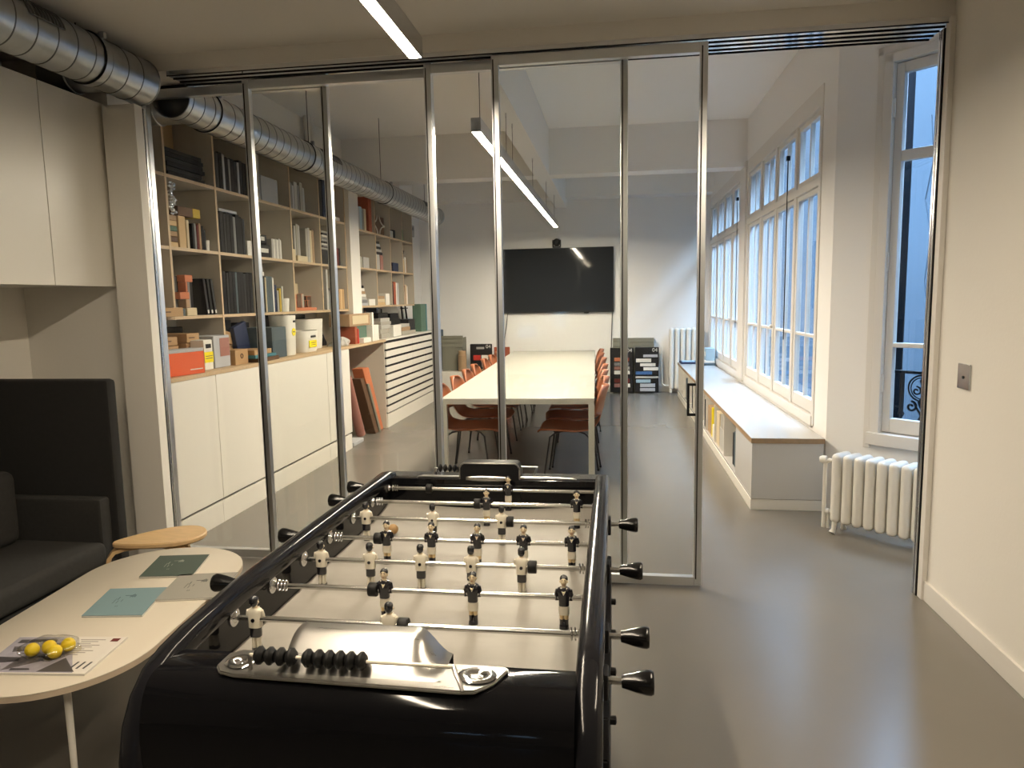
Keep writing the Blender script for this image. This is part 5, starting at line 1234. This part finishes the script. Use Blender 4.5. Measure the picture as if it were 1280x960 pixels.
# --- far bookcase contents
z = Z2[2]+0.0115
row(XF, 8.04, z, [(0.10, 0.28, 'dark_brown'), (0.06, 0.26, 'pale_grey'), (0.08, 0.27, 'pale_blue'), (0.06, 0.25, 'grey'), (0.07, 0.26, 'cream')], 'in the top bay past the pillar', 'books in the top bay past the pillar', 0.2)
box(XF-0.22, XF, 8.50, 8.61, z, z+0.42, 'brick', 'tall red brown board in the top bay past the pillar', 'timber_board', 'board')
root = empty('lattice_panel', (XF-0.1, 8.95, z), 'brown panel with white curved lattice in the far top row', 'panel')
B().box(XF-0.06, XF-0.04, 8.72, 9.20, z+0.0006, z+0.24, 'brown', 0.002).build('panel', root)
b = B()
for c in ((8.72, 0.0), (9.2, 0.0), (8.72, 0.24), (9.2, 0.24)):
    b.tube([(XF-0.035, c[0]+(0.2*math.cos(t) if c[0] < 9 else -0.2*math.cos(t)), z+0.010+(0.0 if c[1] == 0 else 0.24)+(0.115*math.sin(t) if c[1] == 0 else -0.115*math.sin(t))) for t in [k*PI/16 for k in range(9)]], 0.008, 'white', 6)
b.build('lattice', root)
box(XF-0.2, XF-0.02, 9.30, 9.52, z, z+0.10, 'pale_grey', 'pale grey box in the third top bay of the far bookcase')
box(XF-0.15, XF-0.02, 9.54, 9.62, z, z+0.12, 'black', 'small black box in the third top bay of the far bookcase')
box(XF-0.15, XF-0.02, 9.84, 9.98, z, z+0.16, 'bright_green', 'bright green box in the last top bay of the far bookcase')
z = Z2[1]+0.0115
box(XF-0.2, XF, 8.05, 8.22, z, z+0.13, 'stone', 'stone coloured box in the middle bay past the pillar')
box(XF-0.2, XF, 8.25, 8.45, z, z+0.13, 'pale_grey', 'pale grey box in the middle bay past the pillar')
box(LX+0.01, LX+0.02, 8.68, 9.23, z, z+0.41, 'charcoal', 'charcoal sheet lining the back of the second middle bay', 'timber_board', 'board')
for k in range(5):
    c = ['charcoal', 'pale_grey', 'charcoal', 'silver', 'charcoal'][k]
    box(XF-0.22, XF-0.01*k, 8.70, 8.98, z+0.19+k*0.035, z+0.19+k*0.035+0.034, c, '%s tray, %s up in the far bookcase tray stack' % (c.replace('_', ' '), ORD[k]), 'sample_tray', 'tray', 'trays in the far bookcase')
box(XF-0.22, XF, 8.70, 8.86, z, z+0.1895, 'pale_grey', 'pale grey box under the tray stack in the far bookcase')
box(XF-0.22, XF, 8.88, 8.99, z, z+0.188, 'rose', 'pinkish box under the tray stack in the far bookcase')
box(XF-0.2, XF-0.01, 9.28, 9.40, z, z+0.07, 'charcoal', 'small charcoal box in the third middle bay of the far bookcase')
box(XF-0.2, XF-0.01, 9.44, 9.68, z, z+0.12, 'navy', 'navy box in the third middle bay of the far bookcase')
row(XF, 9.86, z, [(0.05, 0.20, 'cream'), (0.05, 0.18, 'oak'), (0.05, 0.22, 'white'), (0.05, 0.19, 'tan')], 'in the last middle bay', 'books in the last middle bay', 0.18)
tag(B().lathe([(0.03, 0), (0.09, 0.05), (0.10, 0.09), (0.085, 0.09), (0.03, 0.02)], (XF-0.11, 9.97, z+0.222), (0, 0, 1), 'charcoal', 18).build('bowl'), 'dark bowl resting on the books in the last middle bay', 'bowl')
z = Z2[0]+0.0115
box(XF-0.25, XF-0.23, 8.0, 8.6, z, z+0.36, 'silver', 'silver sheet at the back of the low bay past the pillar', 'timber_board', 'board')
for k in range(7):
    c = ['silver', 'grey', 'pale_grey', 'white', 'tan', 'white', 'black'][k]
    box(XF-0.2, XF-0.008*k, 8.10, 8.36, z+k*0.035, z+k*0.035+0.034, c, '%s slab, %s up in the low bay past the pillar' % (c.replace('_', ' '), ORD[k]), 'sample_slab', 'slab', 'slabs in the low bay past the pillar')
box(XF-0.2, XF, 8.40, 8.62, z, z+0.08, 'white', 'white box beside the slabs in the low bay past the pillar')
box(XF-0.15, XF-0.13, 8.72, 8.92, z, z+0.38, 'cream', 'cream sheet with dark picture in the second low bay', 'picture_card', 'card')
for k in range(3): box(XF-0.12, XF-0.005*k, 8.72, 9.02, z+k*0.04, z+k*0.04+0.039, ['pine', 'cream', 'tan'][k], '%s slab, %s up in the second low bay' % (['pine', 'cream', 'tan'][k], ORD[k]), 'sample_slab', 'slab', 'slabs in the second low bay')
box(XF-0.15, XF, 9.04, 9.20, z, z+0.15, 'white', 'white box beside the slabs in the second low bay')
row(XF, 9.29, z, [(0.05, 0.33, 'silver'), (0.06, 0.30, 'charcoal'), (0.11, 0.31, 'brick'), (0.05, 0.30, 'white'), (0.06, 0.30, 'silver')], 'in the third low bay of the far bookcase', 'books in the third low bay', 0.2)
row(XF, 9.86, z, [(0.05, 0.28, 'white'), (0.03, 0.27, 'burgundy'), (0.05, 0.28, 'cream'), (0.03, 0.27, 'brick'), (0.05, 0.26, 'white')], 'in the last low bay of the far bookcase', 'books in the last low bay', 0.2)
